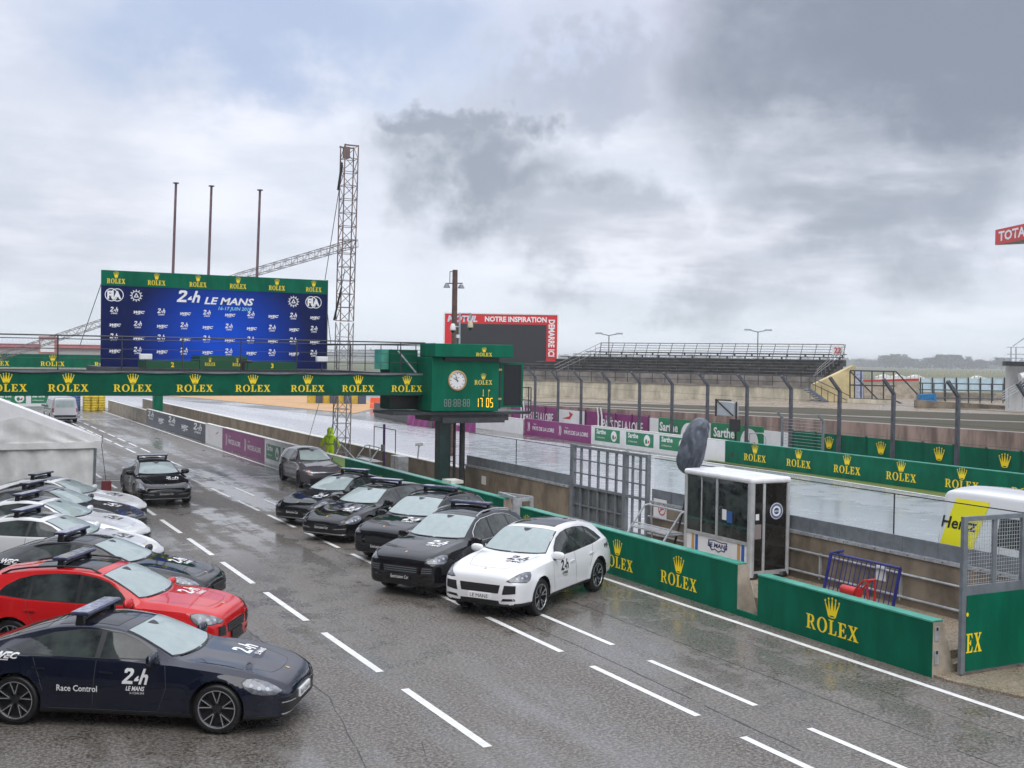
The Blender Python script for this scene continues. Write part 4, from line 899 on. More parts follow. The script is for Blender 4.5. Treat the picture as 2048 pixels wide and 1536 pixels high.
# ================================================================== step benches on the walkway
def bench(x, y, label):
    t = thing('step_stand', label, 'stand', (x, y, .3)); m = MB()
    for s in (-1, 1):
        m.path([(-.45, s * .85, 0), (.35, s * .85, 1.05), (.55, s * .85, 1.08), (.62, s * .85, 0)], .028, 6)
        m.tube((-.1, s * .85, .48), (.6, s * .85, .48), .022)
    m.tube((.45, -.85, 1.07), (.45, .85, 1.07), .028); m.tube((.0, -.85, .62), (.0, .85, .62), .022)
    m.build('tubular_frame', STEEL_L, t)
    MB().box((-.12, -.82, .49), (.42, .82, .53)).build('seat', ALU, t); MB().box((-.52, -.82, .20), (-.12, .82, .24)).build('step', ALU, t)
    return t
bench(17.35, 25.3, 'grey tubular step stand behind the barrier, left of the kiosk')
bench(17.3, 47.2, 'distant grey step stand on the walkway beyond the purple pole')
fm = thing('goal_frame', 'thin black goal-shaped wire frame standing on the low wall', 'frame', (18.3, 47.4, 1.15)); MB().path([(0, 1.3, 0), (0, 1.3, 1.0), (0, -1.3, 1.0), (0, -1.3, 0)], .02, 6).build('tube', STEEL_D, fm)
# ================================================================== kiosk
kx0, kx1, ky0, ky1, kz0, kz1 = 17.05, 18.13, 20.85, 23.35, .42, 2.52
ko = thing('marshal_kiosk', 'white glazed marshal kiosk with LE MANS panel behind the barrier', 'kiosk', (kx0, ky0, .3))
def K(a, b): return ((a[0] - kx0, a[1] - ky0, a[2] - .3), (b[0] - kx0, b[1] - ky0, b[2] - .3))
bevel(MB().box(*K((kx0 - .06, ky0 - .06, 2.50), (kx1 + .06, ky1 + .06, 2.64))).build('roof', mat('kiosk_roof', (.72, .72, .74), .3, var=.1), ko), .06, 3)
f_ = MB()
for x, y, r in ((kx0, ky0, .085), (kx0, ky1, .05), (kx1, ky0, .05), (kx1, ky1, .05)): f_.tube((x - kx0, y - ky0, .05), (x - kx0, y - ky0, 2.2), r, 12)
f_.box(*K((kx0 - .02, ky0, 1.06), (kx0 + .03, ky1, 1.14))); f_.box(*K((kx0 - .02, ky0 + 1.22, 1.14), (kx0 + .03, ky0 + 1.30, 2.5))); f_.box(*K((kx0 - .015, ky0 + 1.85, 1.14), (kx0 + .03, ky0 + 1.89, 2.5)))
f_.box(*K((kx0 + .33, ky0 - .02, .42), (kx0 + .40, ky0 + .03, 2.5))); f_.box(*K((kx0, ky0 - .03, .38), (kx1, ky0 + .03, .48))); f_.box(*K((kx0 - .03, ky0, .38), (kx0 + .03, ky1, .46)))
f_.build('frame', ALU, ko)
MB().box(*K((kx0, ky0 + .02, 1.12), (kx0 + .012, ky1 - .02, 2.5))).build('front_window', DARKGLASS, ko)
MB().box(*K((kx0, ky0 + .02, .46), (kx0 + .02, ky1 - .02, 1.09))).build('lower_panel', WHITEB, ko)
ORA = mat('tan_stripe', (.50, .29, .10), .4); BLU = mat('blue_stripe', (.02, .11, .40), .4)
for yy, m_ in ((2.20, ORA), (2.05, BLU), (.42, ORA), (.27, BLU)): MB().box((-.004, yy - .055, .16), (-.001, yy + .055, .76)).build('stripe', m_, ko)
pm_ = mesh2d('plaque', [[[(-.5, .32), (-.2, .38), (.2, .30), (.5, .34), (.46, .0), (.36, -.25), (.2, -.2), (.05, -.34), (-.15, -.2), (-.3, -.3), (-.42, -.1), (-.46, .1)], [(-.44, .27), (-.40, .08), (-.36, -.03), (-.28, -.22), (-.14, -.14), (.05, -.27), (.2, -.14), (.33, -.18), (.41, .02), (.44, .28), (.2, .25), (-.2, .32)]]])
on('emblem_outline', pm_, mat('navy_print', (.012, .02, .13), .4), ko, (-.004, 1.22, .57), *FX, .74, .40)
on('emblem_lettering', text('LE MANS', .03, .1)[0], MATS['navy_print'], ko, (-.005, 1.22, .545), *FX, .135, .10)
MB().box((-.006, .90, 1.25), (-.003, 1.06, 1.50)).build('notice', WHITEB, ko); MB().box((-.006, .68, 1.20), (-.003, .89, 1.48)).build('blue_notice', mat('blue_notice', (.03, .10, .30), .4), ko)
MB().box(*K((kx0 + .03, ky0, .46), (kx1 - .02, ky0 + .012, 2.5))).build('door_glass', mat('reflective_dark_glass', (.02, .018, .016), .06, var=.6, vscale=2), ko)
badge = mesh2d('b', [[ell(0, 0, .5, .5, 28)]])
on('door_badge', badge, WHITE, ko, (.74, -.004, 1.55), *FY, .38); on('badge_ring', mesh2d('b', [[ell(0, 0, .46, .46, 28), ell(0, 0, .32, .32, 28)]]), mat('badge_blue', (.10, .13, .26), .4), ko, (.74, -.008, 1.55), *FY, .38); on('badge_centre', mesh2d('b', [[ell(0, 0, .20, .2, 20)]]), MATS['navy_print'], ko, (.74, -.008, 1.55), *FY, .38)
on('badge_lettering', text('AUB' if False else 'ACO', .03)[0], WHITE, ko, (.74, -.012, 1.525), *FY, .045)
MB().box((.13, -.006, 1.36), (.23, -.002, 1.50)).build('sticker', WHITEB, ko); MB().box((.10, -.006, .92), (.30, -.002, 1.26)).build('grey_notice', mat('grey_notice', (.22, .19, .18), .5), ko)
bs = MB()
for x, y in ((.1, .1), (.95, .1), (.1, 2.4), (.95, 2.4)): bs.lathe([(.001, 0), (.16, 0), (.19, .06), (.16, .13), (.001, .13)], 14, (x, y, 0))
bs.build('feet', RUBBER, ko)
# covered television camera on a tripod behind the kiosk
TARP = mat('grey_rain_cover', (.085, .10, .125), .32, var=.3, vscale=4, bump=.7, bscale=7)
cv = thing('covered_camera', 'camera wrapped in a dark grey rain cover on a tripod above the kiosk', 'camera', (18.0, 24.4, .3))
bm = bmesh.new(); bmesh.ops.create_icosphere(bm, subdivisions=5, radius=1)
rnd = random.Random(3)
from mathutils import noise as mnoise
for v in bm.verts:
    p = v.co.copy(); z = p.z
    w = .30 * (1 - .25 * z)
    p = Vector([math.copysign(abs(c) ** .72, c) for c in p]); z = p.z
    an_ = math.atan2(p.y, p.x); fold = .16 * abs(math.sin(3.5 * an_ + 1.3 * z + 2.2 * mnoise.noise(p * 1.3))) - .10 + .10 * abs(mnoise.noise(p * 5.0)) + .10 * mnoise.noise(p * 2.6) + .10 * mnoise.noise(Vector((math.atan2(p.y, p.x) * 2.2, z * .8, 1.7))) + .05 * math.sin(7 * math.atan2(p.y, p.x) + z * 2) * (.4 - z * .4)
    v.co = Vector((p.x * w * (1 + fold) + .10 * z, p.y * .34 * (1 + fold) * (1 + .22 * z) - .09 * z, 2.80 + z * .74 * (1 - .25 * max(0, p.y))))
me = bpy.data.meshes.new('rain_cover'); bm.to_mesh(me); bm.free(); me.shade_smooth(); link('rain_cover', me, TARP, cv)
m = MB()
for a in (0, 2.1, 4.2): m.tube((.55 * math.cos(a) , .5 * math.sin(a), 0), (0, -.05, 2.3), .03)
m.build('tripod', STEEL_D, cv)
# blue crowd barrier and red trolley
BLUE = mat('blue_painted_steel', (.02, .025, .17), .3, var=.3)
cb = thing('crowd_barrier', 'dark blue steel crowd barrier leaning on the walkway behind the barrier', 'barrier', (17.35, 17.75, .3))
m = MB(); A_, B_ = Vector((-.05, .98, .0)), Vector((-.05, -.98, .0)); H_ = Vector((.22, 0, .92))
for z in (.12, 1.0): m.tube(A_ + H_ * z, B_ + H_ * z, .03)
for s in (A_, B_): m.tube(s, s + H_, .035)
for i in range(1, 15): p = A_.lerp(B_, i / 15); m.tube(p + H_ * .12, p + H_, .011, 5)
m.tube(A_ + H_, A_ + H_ + Vector((.0, -.35, .1)), .03); m.tube(A_ + Vector((-.3, 0, 0)), A_ + Vector((.3, 0, 0)), .03); m.tube(B_ + Vector((-.3, 0, 0)), B_ + Vector((.3, 0, 0)), .03)
m.build('steel_bars', BLUE, cb)
REDP = mat('red_painted_steel', (.50, .02, .02), .3, var=.2)
tr = thing('extinguisher_trolley', 'red fire extinguisher trolley beside the blue crowd barrier', 'trolley', (16.75, 17.0, .3))
m = MB(); m.tube((0, .1, .42), (0, .55, .42), .10, 14); m.build('cylinder', REDP, tr, True)
m = MB()
for s in (-.1, .1): m.path([(s, .35, .1), (s, .1, .5), (s, -.12, .72), (s, -.22, .74), (s, -.24, .1)], .02, 6)
m.tube((-.1, -.22, .74), (.1, -.22, .74), .02); m.build('handle_frame', REDP, tr)
m = MB()
for s in (-.16, .16): m.tube((s - .03, .1, .14), (s + .03, .1, .14), .14, 16)
m.build('wheels', RUBBER, tr)
# mesh door with green panel on the right
dr = thing('mesh_door', 'grey mesh door with a green panel ending in the letters EX at the right edge', 'gate', (15.78, 13.7, .06))
f_ = MB()
for x in (0, 1.45, 2.9): f_.box((x - .05, -.035, 0), (x + .05, .035, 2.68))
f_.box((.05, -.03, 2.60), (2.9, .03, 2.68)); f_.box((.05, -.03, 1.33), (2.9, .03, 1.50)); f_.box((.05, -.03, .02), (2.9, .03, .07)); f_.box((.68, -.02, 1.5), (.78, .02, 2.6)); f_.build('frame', STEEL, dr)
MB().box((.05, -.045, .05), (2.9, -.032, 1.34)).build('green_panel', GREEN, dr)
m = MB()
for i in range(46): m.tube((.06 + i * .062, 0, 1.5), (.06 + i * .062, 0, 2.6), .0045, 4)
for i in range(17): m.tube((.05, .006, 1.53 + i * .065), (2.9, .006, 1.53 + i * .065), .0045, 4)
m.build('wire_mesh', STEEL_L, dr); on('lettering', EX, YEL, dr, (.24, -.049, .36), *FY, .20, .33)
on('lettering', mesh2d('c', [[ell(0, 0, .05, .06, 12)]]), YEL, dr, (.065, -.049, 1.02), *FY, .6)
# ================================================================== footbridge over the pit lane
GY = 37.3
fb = thing('footbridge', 'green branded footbridge across the pit lane in front of the podium', 'footbridge', (6, GY, 0))
MB().box((-16, .0, 3.98), (9.95, .10, 4.66)).build('fascia', GREEN_D, fb)
MB().box((-16, .10, 4.55), (10.6, 2.4, 4.70)).build('deck', STEEL_D, fb); MB().box((.7, 8.2, 4.50), (10.6, 16.7, 4.70)).build('podium_deck', STEEL_D, fb); MB().box((9.6, 2.41, 4.55), (10.6, 8.19, 4.70)).build('link_deck', STEEL_D, fb)
MB().box((-16, -.02, 4.66), (9.95, .06, 4.72)).build('grey_edge', STEEL, fb)
nm = MB(); nm.box((-16, .11, 4.70), (9.95, .13, 4.75)); nm.build('toe_board', STEEL_D, fb)
MB().box((-16, -.03, 3.95), (9.95, .12, 3.98)).build('bottom_edge', BLACKL, fb)
for lx in (2.38, 4.12, 6.01, 7.92, 9.79, 11.64, 13.42, 15.21, .5, -1.4): on('lettering', LOGO_B, YEL, fb, (lx - 6, -.004, 4.08), *FY, .232, .222)
rl = MB(); rl.tube((-16, .06, 5.78), (9.9, .06, 5.80), .022); rl.tube((-16, .3, 5.68), (9.9, .3, 5.70), .014)
for z in (5.1, 5.4): rl.tube((-16, .06, z), (9.9, .06, z), .008, 5)
x = -15.2
while x < 9.9: rl.tube((x, .06, 4.66), (x, .06, 5.78), .02); x += 1.86
rl.build('front_railing', STEEL_D, fb)
rl = MB(); rl.tube((10.4, .3, 5.78), (10.4, 12.9, 5.78), .03)
for z in (5.0, 5.3, 5.55): rl.tube((10.4, .3, z), (10.4, 12.9, z), .012, 5)
for i in range(8): rl.tube((10.4, .3 + i * 1.8, 4.7), (10.4, .3 + i * 1.8, 5.78), .02)
rl.build('side_railing', STEEL_D, fb)
MB().box((10.30, -.45, .3), (10.66, .0, 4.0)).build('pillar', mat('dark_green_pillar', (.012, .035, .032), .35, var=.3), fb)
m = MB(); m.tube((11.15, .2, .3), (11.15, .2, 3.3), .055); m.tube((11.5, .3, .3), (11.5, .3, 3.3), .11); m.tube((10.95, .2, .3), (10.95, .2, 3.3), .05)
for i in range(11): m.tube((10.95, .2, .5 + i * .27), (11.15, .2, .5 + i * .27), .012, 5)
m.build('pipes_and_ladder', STEEL_D, fb)
m = MB()
x = -15
while x < 9:
    pts = [(x + k * 1.86 / 6, -.03, 4.70 - .05 * (1 - ((k - 3) / 3) ** 2)) for k in range(7)]; m.path(pts, .012, 5); x += 1.86
m.build('cable', BLACKL, fb)
MB().box((10.3, 2.5, 4.1), (10.6, 13, 4.49)).build('side_beam', STEEL_D, fb)
MB().box((-15.8, .3, 0), (-15.2, .9, 3.94)).build('far_pillar', STEEL_D, fb)
# clock housing
ck = thing('clock_housing', 'green clock housing with yellow 17 05 digits hung at the end of the footbridge', 'clock', (15.85, 36.5, 3.3))
def Q(a, b): return ((a[0] - 15.85, a[1] - 36.5, a[2] - 3.3), (b[0] - 15.85, b[1] - 36.5, b[2] - 3.3))
bevel(MB().box(*Q((15.80, 36.5, 3.42), (18.40, 38.2, 5.32))).build('housing', GREEN, ck), .03)
bevel(MB().box(*Q((15.80, 36.25, 5.32), (18.82, 37.6, 5.78))).build('top_sign', GREEN, ck), .02)
MB().box(*Q((16.25, 36.42, 5.19), (18.35, 36.49, 5.31))).build('lamp_recess', BLACKL, ck)
MB().box(*Q((15.80, 36.46, 3.46), (16.18, 36.495, 4.02))).build('corner_panel', GREEN_L, ck) if False else None
sp = MB().box(*Q((18.52, 36.6, 3.55), (19.42, 36.9, 5.15))).build('side_display', GREEN, ck); MB().box(*Q((18.64, 36.585, 3.62), (19.34, 36.598, 5.08))).build('display_screen', mat('unlit_display', (.006, .008, .012), .25, var=.4, vscale=20), sp)
m = MB(); m.box(*Q((18.40, 36.6, 3.5), (18.52, 36.8, 5.18))); m.build('dark_gap', BLACKL, ck)
m = MB()
for z in (3.82, 4.86): m.box(*Q((18.39, 36.56, z), (18.54, 36.62, z + .07)))
m.build('hinge', mat('brass_hinge', (.45, .34, .12), .4), ck)
m = MB(); m.box(*Q((14.75, 37.75, 3.45), (15.78, 38.7, 5.55))); m.build('rear_display', GREEN_D, ck); MB().box(*Q((14.95, 37.735, 4.70), (15.72, 37.748, 5.48))).build('rear_screen', MATS['green_board_dark'], ck)
MB().box(*Q((14.48, 37.9, 4.85), (14.75, 38.6, 5.55))).build('rear_side_box', GREEN_L, ck); MB().box(*Q((14.74, 37.70, 3.5), (15.8, 37.72, 3.96))).build('rear_black_panel', BLACKL, ck)
m = MB(); m.box(*Q((14.45, 36.6, 3.30), (19.75, 38.6, 3.40))); m.box(*Q((15.9, 36.7, 3.08), (18.9, 38.2, 3.30))); m.box(*Q((16.2, 36.4, 3.02), (18.6, 36.55, 3.2))); m.build('platform', STEEL_D, ck)
m = MB(); m.tube((1.0 + 2.75, .0, .05), (1.0 + 2.75, .0, 1.0), .02)
for a_, b_ in (((3.85, 0, .05), (3.85, 0, .95)), ((3.85, 1.8, .05), (3.85, 1.8, .95)), ((3.85, 0, .95), (3.85, 1.8, .95)), ((3.85, 0, .5), (3.85, 1.8, .5))): m.tube(a_, b_, .02)
m.build('platform_railing', STEEL_D, ck)
MB().bar((-.93, .95, 2.2), (-.25, .95, 1.45), .05).build('strut', STEEL_L, ck)
on('lettering', LOGO_B, YEL, ck, (1.82, -.255, 2.06), *FY, .125, .125); on('lettering', LOGO_B, GOLD, ck, (1.93, -.006, 1.06), *FY, .14, .16)
dial = thing('round_clock', 'round white clock with gilt rim on the green housing', 'clock', (16.76, 36.5, 4.50))
MB().lathe([(.30, .0), (.345, .0), (.355, -.035), (.31, -.05), (.30, -.03)], 36, axis='Y').build('bezel', mat('gilt_rim', (.55, .33, .14), .3, .6), dial, True)
on('dial_face', mesh2d('d', [[ell(0, 0, .305, .305, 36)]]), WHITEB, dial, (0, -.012, 0), *FY, 1)
tk = []
for i in range(12):
    a = i * math.pi / 6; u = (math.sin(a), math.cos(a)); v = (u[1], -u[0])
    tk.append([[(u[0] * r_ + v[0] * w_, u[1] * r_ + v[1] * w_) for r_, w_ in ((.22, -.011), (.275, -.011), (.275, .011), (.22, .011))]])
on('hour_marks', mesh2d('d', tk), BLACKL, dial, (0, -.015, 0), *FY, 1)
def hand(a, l, w): u = (math.sin(a), math.cos(a)); v = (u[1], -u[0]); return [[(u[0] * r_ + v[0] * w_, u[1] * r_ + v[1] * w_) for r_, w_ in ((-.05, -w), (l, -w * .5), (l, w * .5), (-.05, w))]]
on('hour_hand', mesh2d('d', [hand(R(-57), .17, .020)]), BLACKL, dial, (0, -.018, 0), *FY, 1); on('minute_hand', mesh2d('d', [hand(R(-18), .25, .014)]), BLACKL, dial, (0, -.021, 0), *FY, 1)
on('dial_lettering', WORD, BLACKL, dial, (0, -.015, .085), *FY, .032, .032)
SEG = {'0': 'abcdef', '1': 'bc', '7': 'abc', '5': 'afgcd', '8': 'abcdefg'}
def seg7(ch, x, s=1.0):
    g = {'a': (.08, .92, .42, 1.0), 'd': (.08, 0, .42, .08), 'g': (.08, .46, .42, .54), 'f': (0, .52, .10, .96), 'b': (.40, .52, .50, .96), 'e': (0, .04, .10, .48), 'c': (.40, .04, .50, .48)}
    return [[[(x + g[k][0], g[k][1]), (x + g[k][2], g[k][1]), (x + g[k][2], g[k][3]), (x + g[k][0], g[k][3])]] for k in SEG[ch]]
LED = mat('lit_amber_digits', (.9, .5, .02), .4, emit=((1.0, .50, .02), 1.1)); LEDOFF = mat('unlit_digits', (.22, .24, .24), .4)
def digs(s, st=.68):
    out = []
    for i, c in enumerate(s): out += seg7(c, i * st)
    return mesh2d('digits', out)
on('lit_digits', digs('17'), LED, ck, (17.49 - 15.85, -.008, .26), *FY, .225, .33); on('lit_digits', digs('05'), LED, ck, (17.90 - 15.85, -.008, .26), *FY, .225, .33)
for x in (16.28, 16.64, 17.0): on('unlit_digits', digs('88'), LEDOFF, ck, (x - 15.85, -.008, .29), *FY, .22, .26)
on('colon', mesh2d('c', [[[(0, .2), (.1, .2), (.1, .3), (0, .3)]], [[(0, .7), (.1, .7), (.1, .8), (0, .8)]], [[(1.6, .2), (1.7, .2), (1.7, .3), (1.6, .3)]], [[(1.6, .7), (1.7, .7), (1.7, .8), (1.6, .8)]]]), LEDOFF, ck, (16.60 - 15.85, -.008, .29), *FY, .22, .26)
on('flag_symbols', mesh2d('f', [[[(0, 0), (.05, 0), (.05, 1), (0, 1)]], [[(.05, .72), (.35, .86), (.05, 1)]], [[(-.95, .3), (-.87, .3), (-.84, 1), (-.98, 1)]], [[(-1.05, .1), (-.77, .1), (-.84, .28), (-.98, .28)]]]), GOLD, ck, (17.98 - 15.85, -.008, .63), *FY, .22, .26)
# CCTV post on top of the clock housing
cc = thing('camera_post', 'thin post with two dome cameras on top of the green clock housing', 'camera post', (17.15, 37.2, 5.78))
m = MB(); m.tube((0, 0, 0), (0, 0, 1.12), .035); m.tube((0, 0, 1.10), (.42, 0, 1.10), .02); m.tube((.42, 0, 1.12), (.42, 0, .85), .03); m.tube((0, 0, .62), (-.2, 0, .62), .02); m.build('post', STEEL_L, cc)
for x, z, mm in ((.42, .66, mat('cream_housing', (.55, .47, .34), .4)), (-.26, .55, WHITEB)): MB().lathe([(.001, .18), (.06, .17), (.09, .08), (.10, 0), (.10, -.05), (.08, -.07), (.001, -.07)], 16, (x, 0, z)).build('camera_housing', mm, cc, True); MB().lathe([(.001, -.16), (.04, -.15), (.07, -.10), (.075, -.07)], 14, (x, 0, z)).build('dome', BLACKL, cc, True)
MB().box((-.12, -.05, .22), (-.02, .05, .34)).build('junction_box', WHITEB, cc)
# brown mast with floodlights behind
mp_ = at(908, 690, 62)
ml = thing('floodlight_mast', 'rusty brown mast with two small floodlights behind the clock housing', 'mast', (mp_.x, mp_.y, 0))
top_z = at(908, 540, 62).z
MB().tube((0, 0, 0), (.0, 0, top_z), .17, 10, .14).build('mast', mat('rusty_brown', (.10, .055, .045), .6, var=.4), ml)
m = MB(); m.tube((-.55, 0, top_z - .75), (.45, 0, top_z - .7), .03); m.path([(-.15, 0, top_z - .1), (-.3, 0, top_z - .1), (-.3, 0, top_z - .7)], .02); m.build('bracket', STEEL_D, ml)
for x in (-.5, .35): MB().lathe([(.02, .10), (.10, .06), (.19, -.12), (.18, -.13), (.001, -.10)], 12, (x, -.05, top_z - .85)).build('floodlight', STEEL, ml, True)
# ================================================================== podium: backdrop, steps, things on the deck
bd = bpy.data.materials.new('blue_backdrop_print'); bd.use_nodes = True
_n = bd.node_tree; _b = _n.nodes['Principled BSDF']; _tc = _n.nodes.new('ShaderNodeTexCoord'); _s = _n.nodes.new('ShaderNodeSeparateXYZ'); _n.links.new(_tc.outputs['Object'], _s.inputs[0])
_m1 = _n.nodes.new('ShaderNodeMapping'); _m1.inputs['Scale'].default_value = (1 / 3.9, 1, 1 / 3.1); _m1.inputs['Location'].default_value = (-.03, 0, -.40); _n.links.new(_tc.outputs['Object'], _m1.inputs[0])
_gr = _n.nodes.new('ShaderNodeTexGradient'); _gr.gradient_type = 'SPHERICAL'; _n.links.new(_m1.outputs[0], _gr.inputs[0])
_rp = _n.nodes.new('ShaderNodeValToRGB'); _rp.color_ramp.elements[0].position = 0.0; _rp.color_ramp.elements[0].color = (.003, .010, .075, 1); _rp.color_ramp.elements[1].position = .85; _rp.color_ramp.elements[1].color = (.003, .075, .60, 1)
_n.links.new(_gr.outputs[0], _rp.inputs[0]); _n.links.new(_rp.outputs[0], _b.inputs['Base Color']); _b.inputs['Roughness'].default_value = .6; _b.inputs['Specular IOR Level'].default_value = .15
bk = thing('podium_backdrop', 'tall blue 24h LE MANS podium backdrop with a green top strip', 'backdrop', (11.6, 50.0, 4.7))
BL_, BR_ = 6.77 - 11.6, 16.44 - 11.6
MB().box((BL_, 0, 0), (BR_, .12, 3.36)).build('printed_screen', bd, bk); MB().box((BL_, -.01, 3.36), (BR_, .12, 3.99)).build('green_strip', GREEN, bk)
MB().box((BR_, -.01, 0), (BR_ + .05, .5, 4.0)).build('side_edge', STEEL_D, bk); m = MB()
for i in range(6): m.bar((BL_ + .5 + i * 1.75, .3, 0), (BL_ + .5 + i * 1.75, .3, 3.9), .08); m.bar((BL_ + .5 + i * 1.75, 1.0, 0), (BL_ + .5 + i * 1.75, .3, 2.8), .06)
m.build('scaffold', STEEL_D, bk)
for x in (7.35, 8.98, 10.70, 12.42, 14.14, 15.82): on('lettering', LOGO_B, YEL, bk, (x - 11.6, -.014, 3.45), *FY, .145, .20)
def bx(x): return x - 11.6
on('title_mark', MARK24, WHITE, bk, (bx(10.32), -.006, 2.78), *FY, .44, .50); on('title', TLM[0], WHITE, bk, (bx(12.05), -.006, 2.74), *FY, 2.15 / TLM[1], .29)
DT = text('16-17 JUIN 2018', .02, .2); on('date', DT[0], mat('pale_blue_lettering', (.25, .60, .80), .4), bk, (bx(12.3), -.006, 2.50), *FY, 1.45 / DT[1], .14)
rings = mesh2d('rings', [[ell(-.22, 0, .5, .5, 26), ell(-.22, 0, .44, .44, 26)]]); ring2 = mesh2d('ring', [[ell(.22, 0, .5, .5, 26), ell(.22, 0, .44, .44, 26)]])
sun = mesh2d('sun', [[ell(0, 0, .36, .36, 24), ell(0, 0, .31, .31, 24)]] + [[[(.38 * math.cos(a - .16), .38 * math.sin(a - .16)), (.38 * math.cos(a + .16), .38 * math.sin(a + .16)), (.52 * math.cos(a), .52 * math.sin(a))]] for a in [i * math.pi / 6 for i in range(12)]] + [[[(-.2, -.14), (.2, -.14), (0, .24)], [(-.09, -.08), (.09, -.08), (0, .1)]]])
for x in (7.28, 15.82):
    on('emblem_ring', rings, WHITE, bk, (bx(x), -.006, 2.98), *FY, .52, .54); on('emblem_ring', ring2, WHITE, bk, (bx(x), -.009, 2.98), *FY, .52, .54); on('emblem_lettering', text('FIA', .05)[0], WHITE, bk, (bx(x), -.012, 2.83), *FY, .27, .30)
for x in (8.16, 14.90): on('sun_emblem', sun, WHITE, bk, (bx(x), -.006, 2.98), *FY, .52)
for r_i, z in enumerate((2.16, 1.60, 1.06, .52)):
    for i in range(10):
        x = 7.28 + i * .953
        if (i + r_i) % 2 == 0: on('race_mark', RACE24S, WHITE, bk, (bx(x), -.006, z + .03), *FY, .145, .20)
        else: on('series_mark', WECM, WHITE, bk, (bx(x), -.006, z + .08), *FY, .18, .19)
def pstep(x0, x1, z1, label, num=None, logos=()):
    t = thing('podium_step', label, 'podium step', ((x0 + x1) / 2, 46.0, 4.7)); w = (x1 - x0) / 2
    MB().box((-w, 0, 0), (w, 1.6, z1 - 4.7)).build('block', mat('podium_green', (.006, .075, .028), .4), t)
    if num: on('number', text(num, .03)[0], YEL, t, (0, -.006, (z1 - 4.7) / 2 - .09), *FY, .18)
    for lx in logos: on('lettering', LOGO_B, YEL, t, (lx, -.006, .12), *FY, .082, .13)
pstep(9.95, 11.84, 5.22, 'highest green podium step in the centre', None, (-.55, .55)); pstep(7.86, 9.93, 5.0, 'left green podium step with a yellow 2', '2'); pstep(11.86, 13.85, 5.0, 'right green podium step with a yellow 3', '3')
for x, lb in ((7.62, 'white box light in front of the left end of the backdrop'), (14.45, 'white box light in front of the right end of the backdrop')):
    t = thing('box_light', lb, 'light', (x, 44.5, 4.7)); MB().tube((0, 0, 0), (0, 0, .35), .03).build('stand', STEEL_D, t); bevel(MB().obox((0, 0, .45), (.22, 0, 0), (0, .12, 0), (0, .0, .11)).build('housing', WHITEB, t), .02)
t = thing('video_camera', 'small black television camera in front of the highest podium step', 'camera', (10.9, 43.0, 4.7)); MB().tube((0, 0, 0), (0, 0, .3), .09).build('tripod', BLACKL, t); m = MB(); m.box((-.14, -.12, .26), (.10, .16, .42)); m.tube((.1, 0, .34), (.32, -.06, .33), .05); m.build('camera_body', BLACKL, t)
# rear bridge and its green post
rb = thing('rear_bridge', 'second green branded bridge seen far behind the podium', 'footbridge', (5, 90, 0))
MB().box((-22, 0, 4.12), (11.6, .3, 5.08)).build('fascia', GREEN, rb); MB().box((-22, .3, 4.3), (11.6, 3.5, 4.5)).build('deck', STEEL_D, rb); MB().box((-22, -.03, 4.06), (11.6, .3, 4.115)).build('bottom_edge', STEEL_L, rb)
for i in range(9): on('lettering', LOGO_B, YEL, rb, (8.85 - 5 - 3.72 + 3.72 * (i - 3) + 3.72, -.006, 4.22), *FY, .33, .33)
rl = MB(); rl.tube((-22, .1, 5.5), (11.6, .1, 5.5), .02); rl.tube((-22, .1, 5.75), (11.6, .1, 5.75), .02)
rl.build('railing', STEEL_D, rb)
MB().box((11.0, -.35, 0), (11.65, .35, 4.06)).build('post', GREEN, rb)
MB().box((-22, -.3, 0), (-21.4, .3, 4.1)).build('far_post', GREEN, rb)
# ================================================================== lattice tower with boom and guy lines
TRUSS = mat('grey_lattice', (.30, .28, .28), .45, .2, var=.3, vscale=2); RUSTT = mat('brown_lattice', (.16, .11, .10), .5, var=.4, vscale=1)
def lattice(m, a, b, w, step, r=.022, up=(0, 0, 1)):
    a, b = Vector(a), Vector(b); d = (b - a); L = d.length; d.normalize(); u = d.cross(Vector(up) if abs(d.z) < .9 else Vector((1, 0, 0))).normalized(); v = d.cross(u)
    cs = [u * (w / 2) * i + v * (w / 2) * j for i, j in ((-1, -1), (1, -1), (1, 1), (-1, 1))]; k = max(2, int(round(L / step)))
    for c in cs: m.tube(a + c, b + c, r * 1.3, 5)
    for i in range(k):
        p, q = a + d * (L * i / k), a + d * (L * (i + 1) / k)
        for j in range(4):
            c0, c1 = cs[j], cs[(j + 1) % 4]; m.tube(p + c0, p + c1, r * .8, 4)
            if i % 2: c0, c1 = c1, c0
            m.tube(p + c0, q + c1, r * .75, 4)
tb, tt = Vector((17.05, 49.6, .3)), Vector((17.25, 49.5, 14.75))
tw = thing('lattice_tower', 'tall square lattice tower with a sloping boom behind the podium backdrop', 'tower', tb)
m = MB(); lattice(m, (0, 0, 0), tt * .45 - tb * .45, .62, .62); m.build('lower_mast', TRUSS, tw); m = MB(); lattice(m, (tt - tb) * .455, tt - tb, .62, .62); m.box((.0, -.05, 13.9), (.25, .25, 14.4)); m.bar((-.12, -.34, 14.42), (.55, -.34, 14.42), .06); m.bar((-.12, .34, 14.42), (.55, .34, 14.42), .06); m.build('upper_mast', RUSTT, tw)
m = MB(); e0 = Vector((17.4, 49.0, 10.35)) - tb; e1 = at(480, 553, 57.5) - tb; e2 = at(-25, 722, 64) - tb; lattice(m, e0, e1, .32, .45, .013); lattice(m, e1 + (e2 - e1) * .001, e2, .32, .45, .013); m.build('boom', TRUSS, tw)
m = MB()
for s in ((-1.6, -1.2), (1.4, -1.0), (-1.4, 1.2), (1.5, 1.2)): m.tube((0, 0, 1.0), (s[0] * .55, s[1] * .8, 0), .03); m.tube((s[0] * .55, s[1] * .8, .02), (-s[0] * .1, s[1] * .3, .02), .03)
m.build('outrigger', STEEL_L, tw)
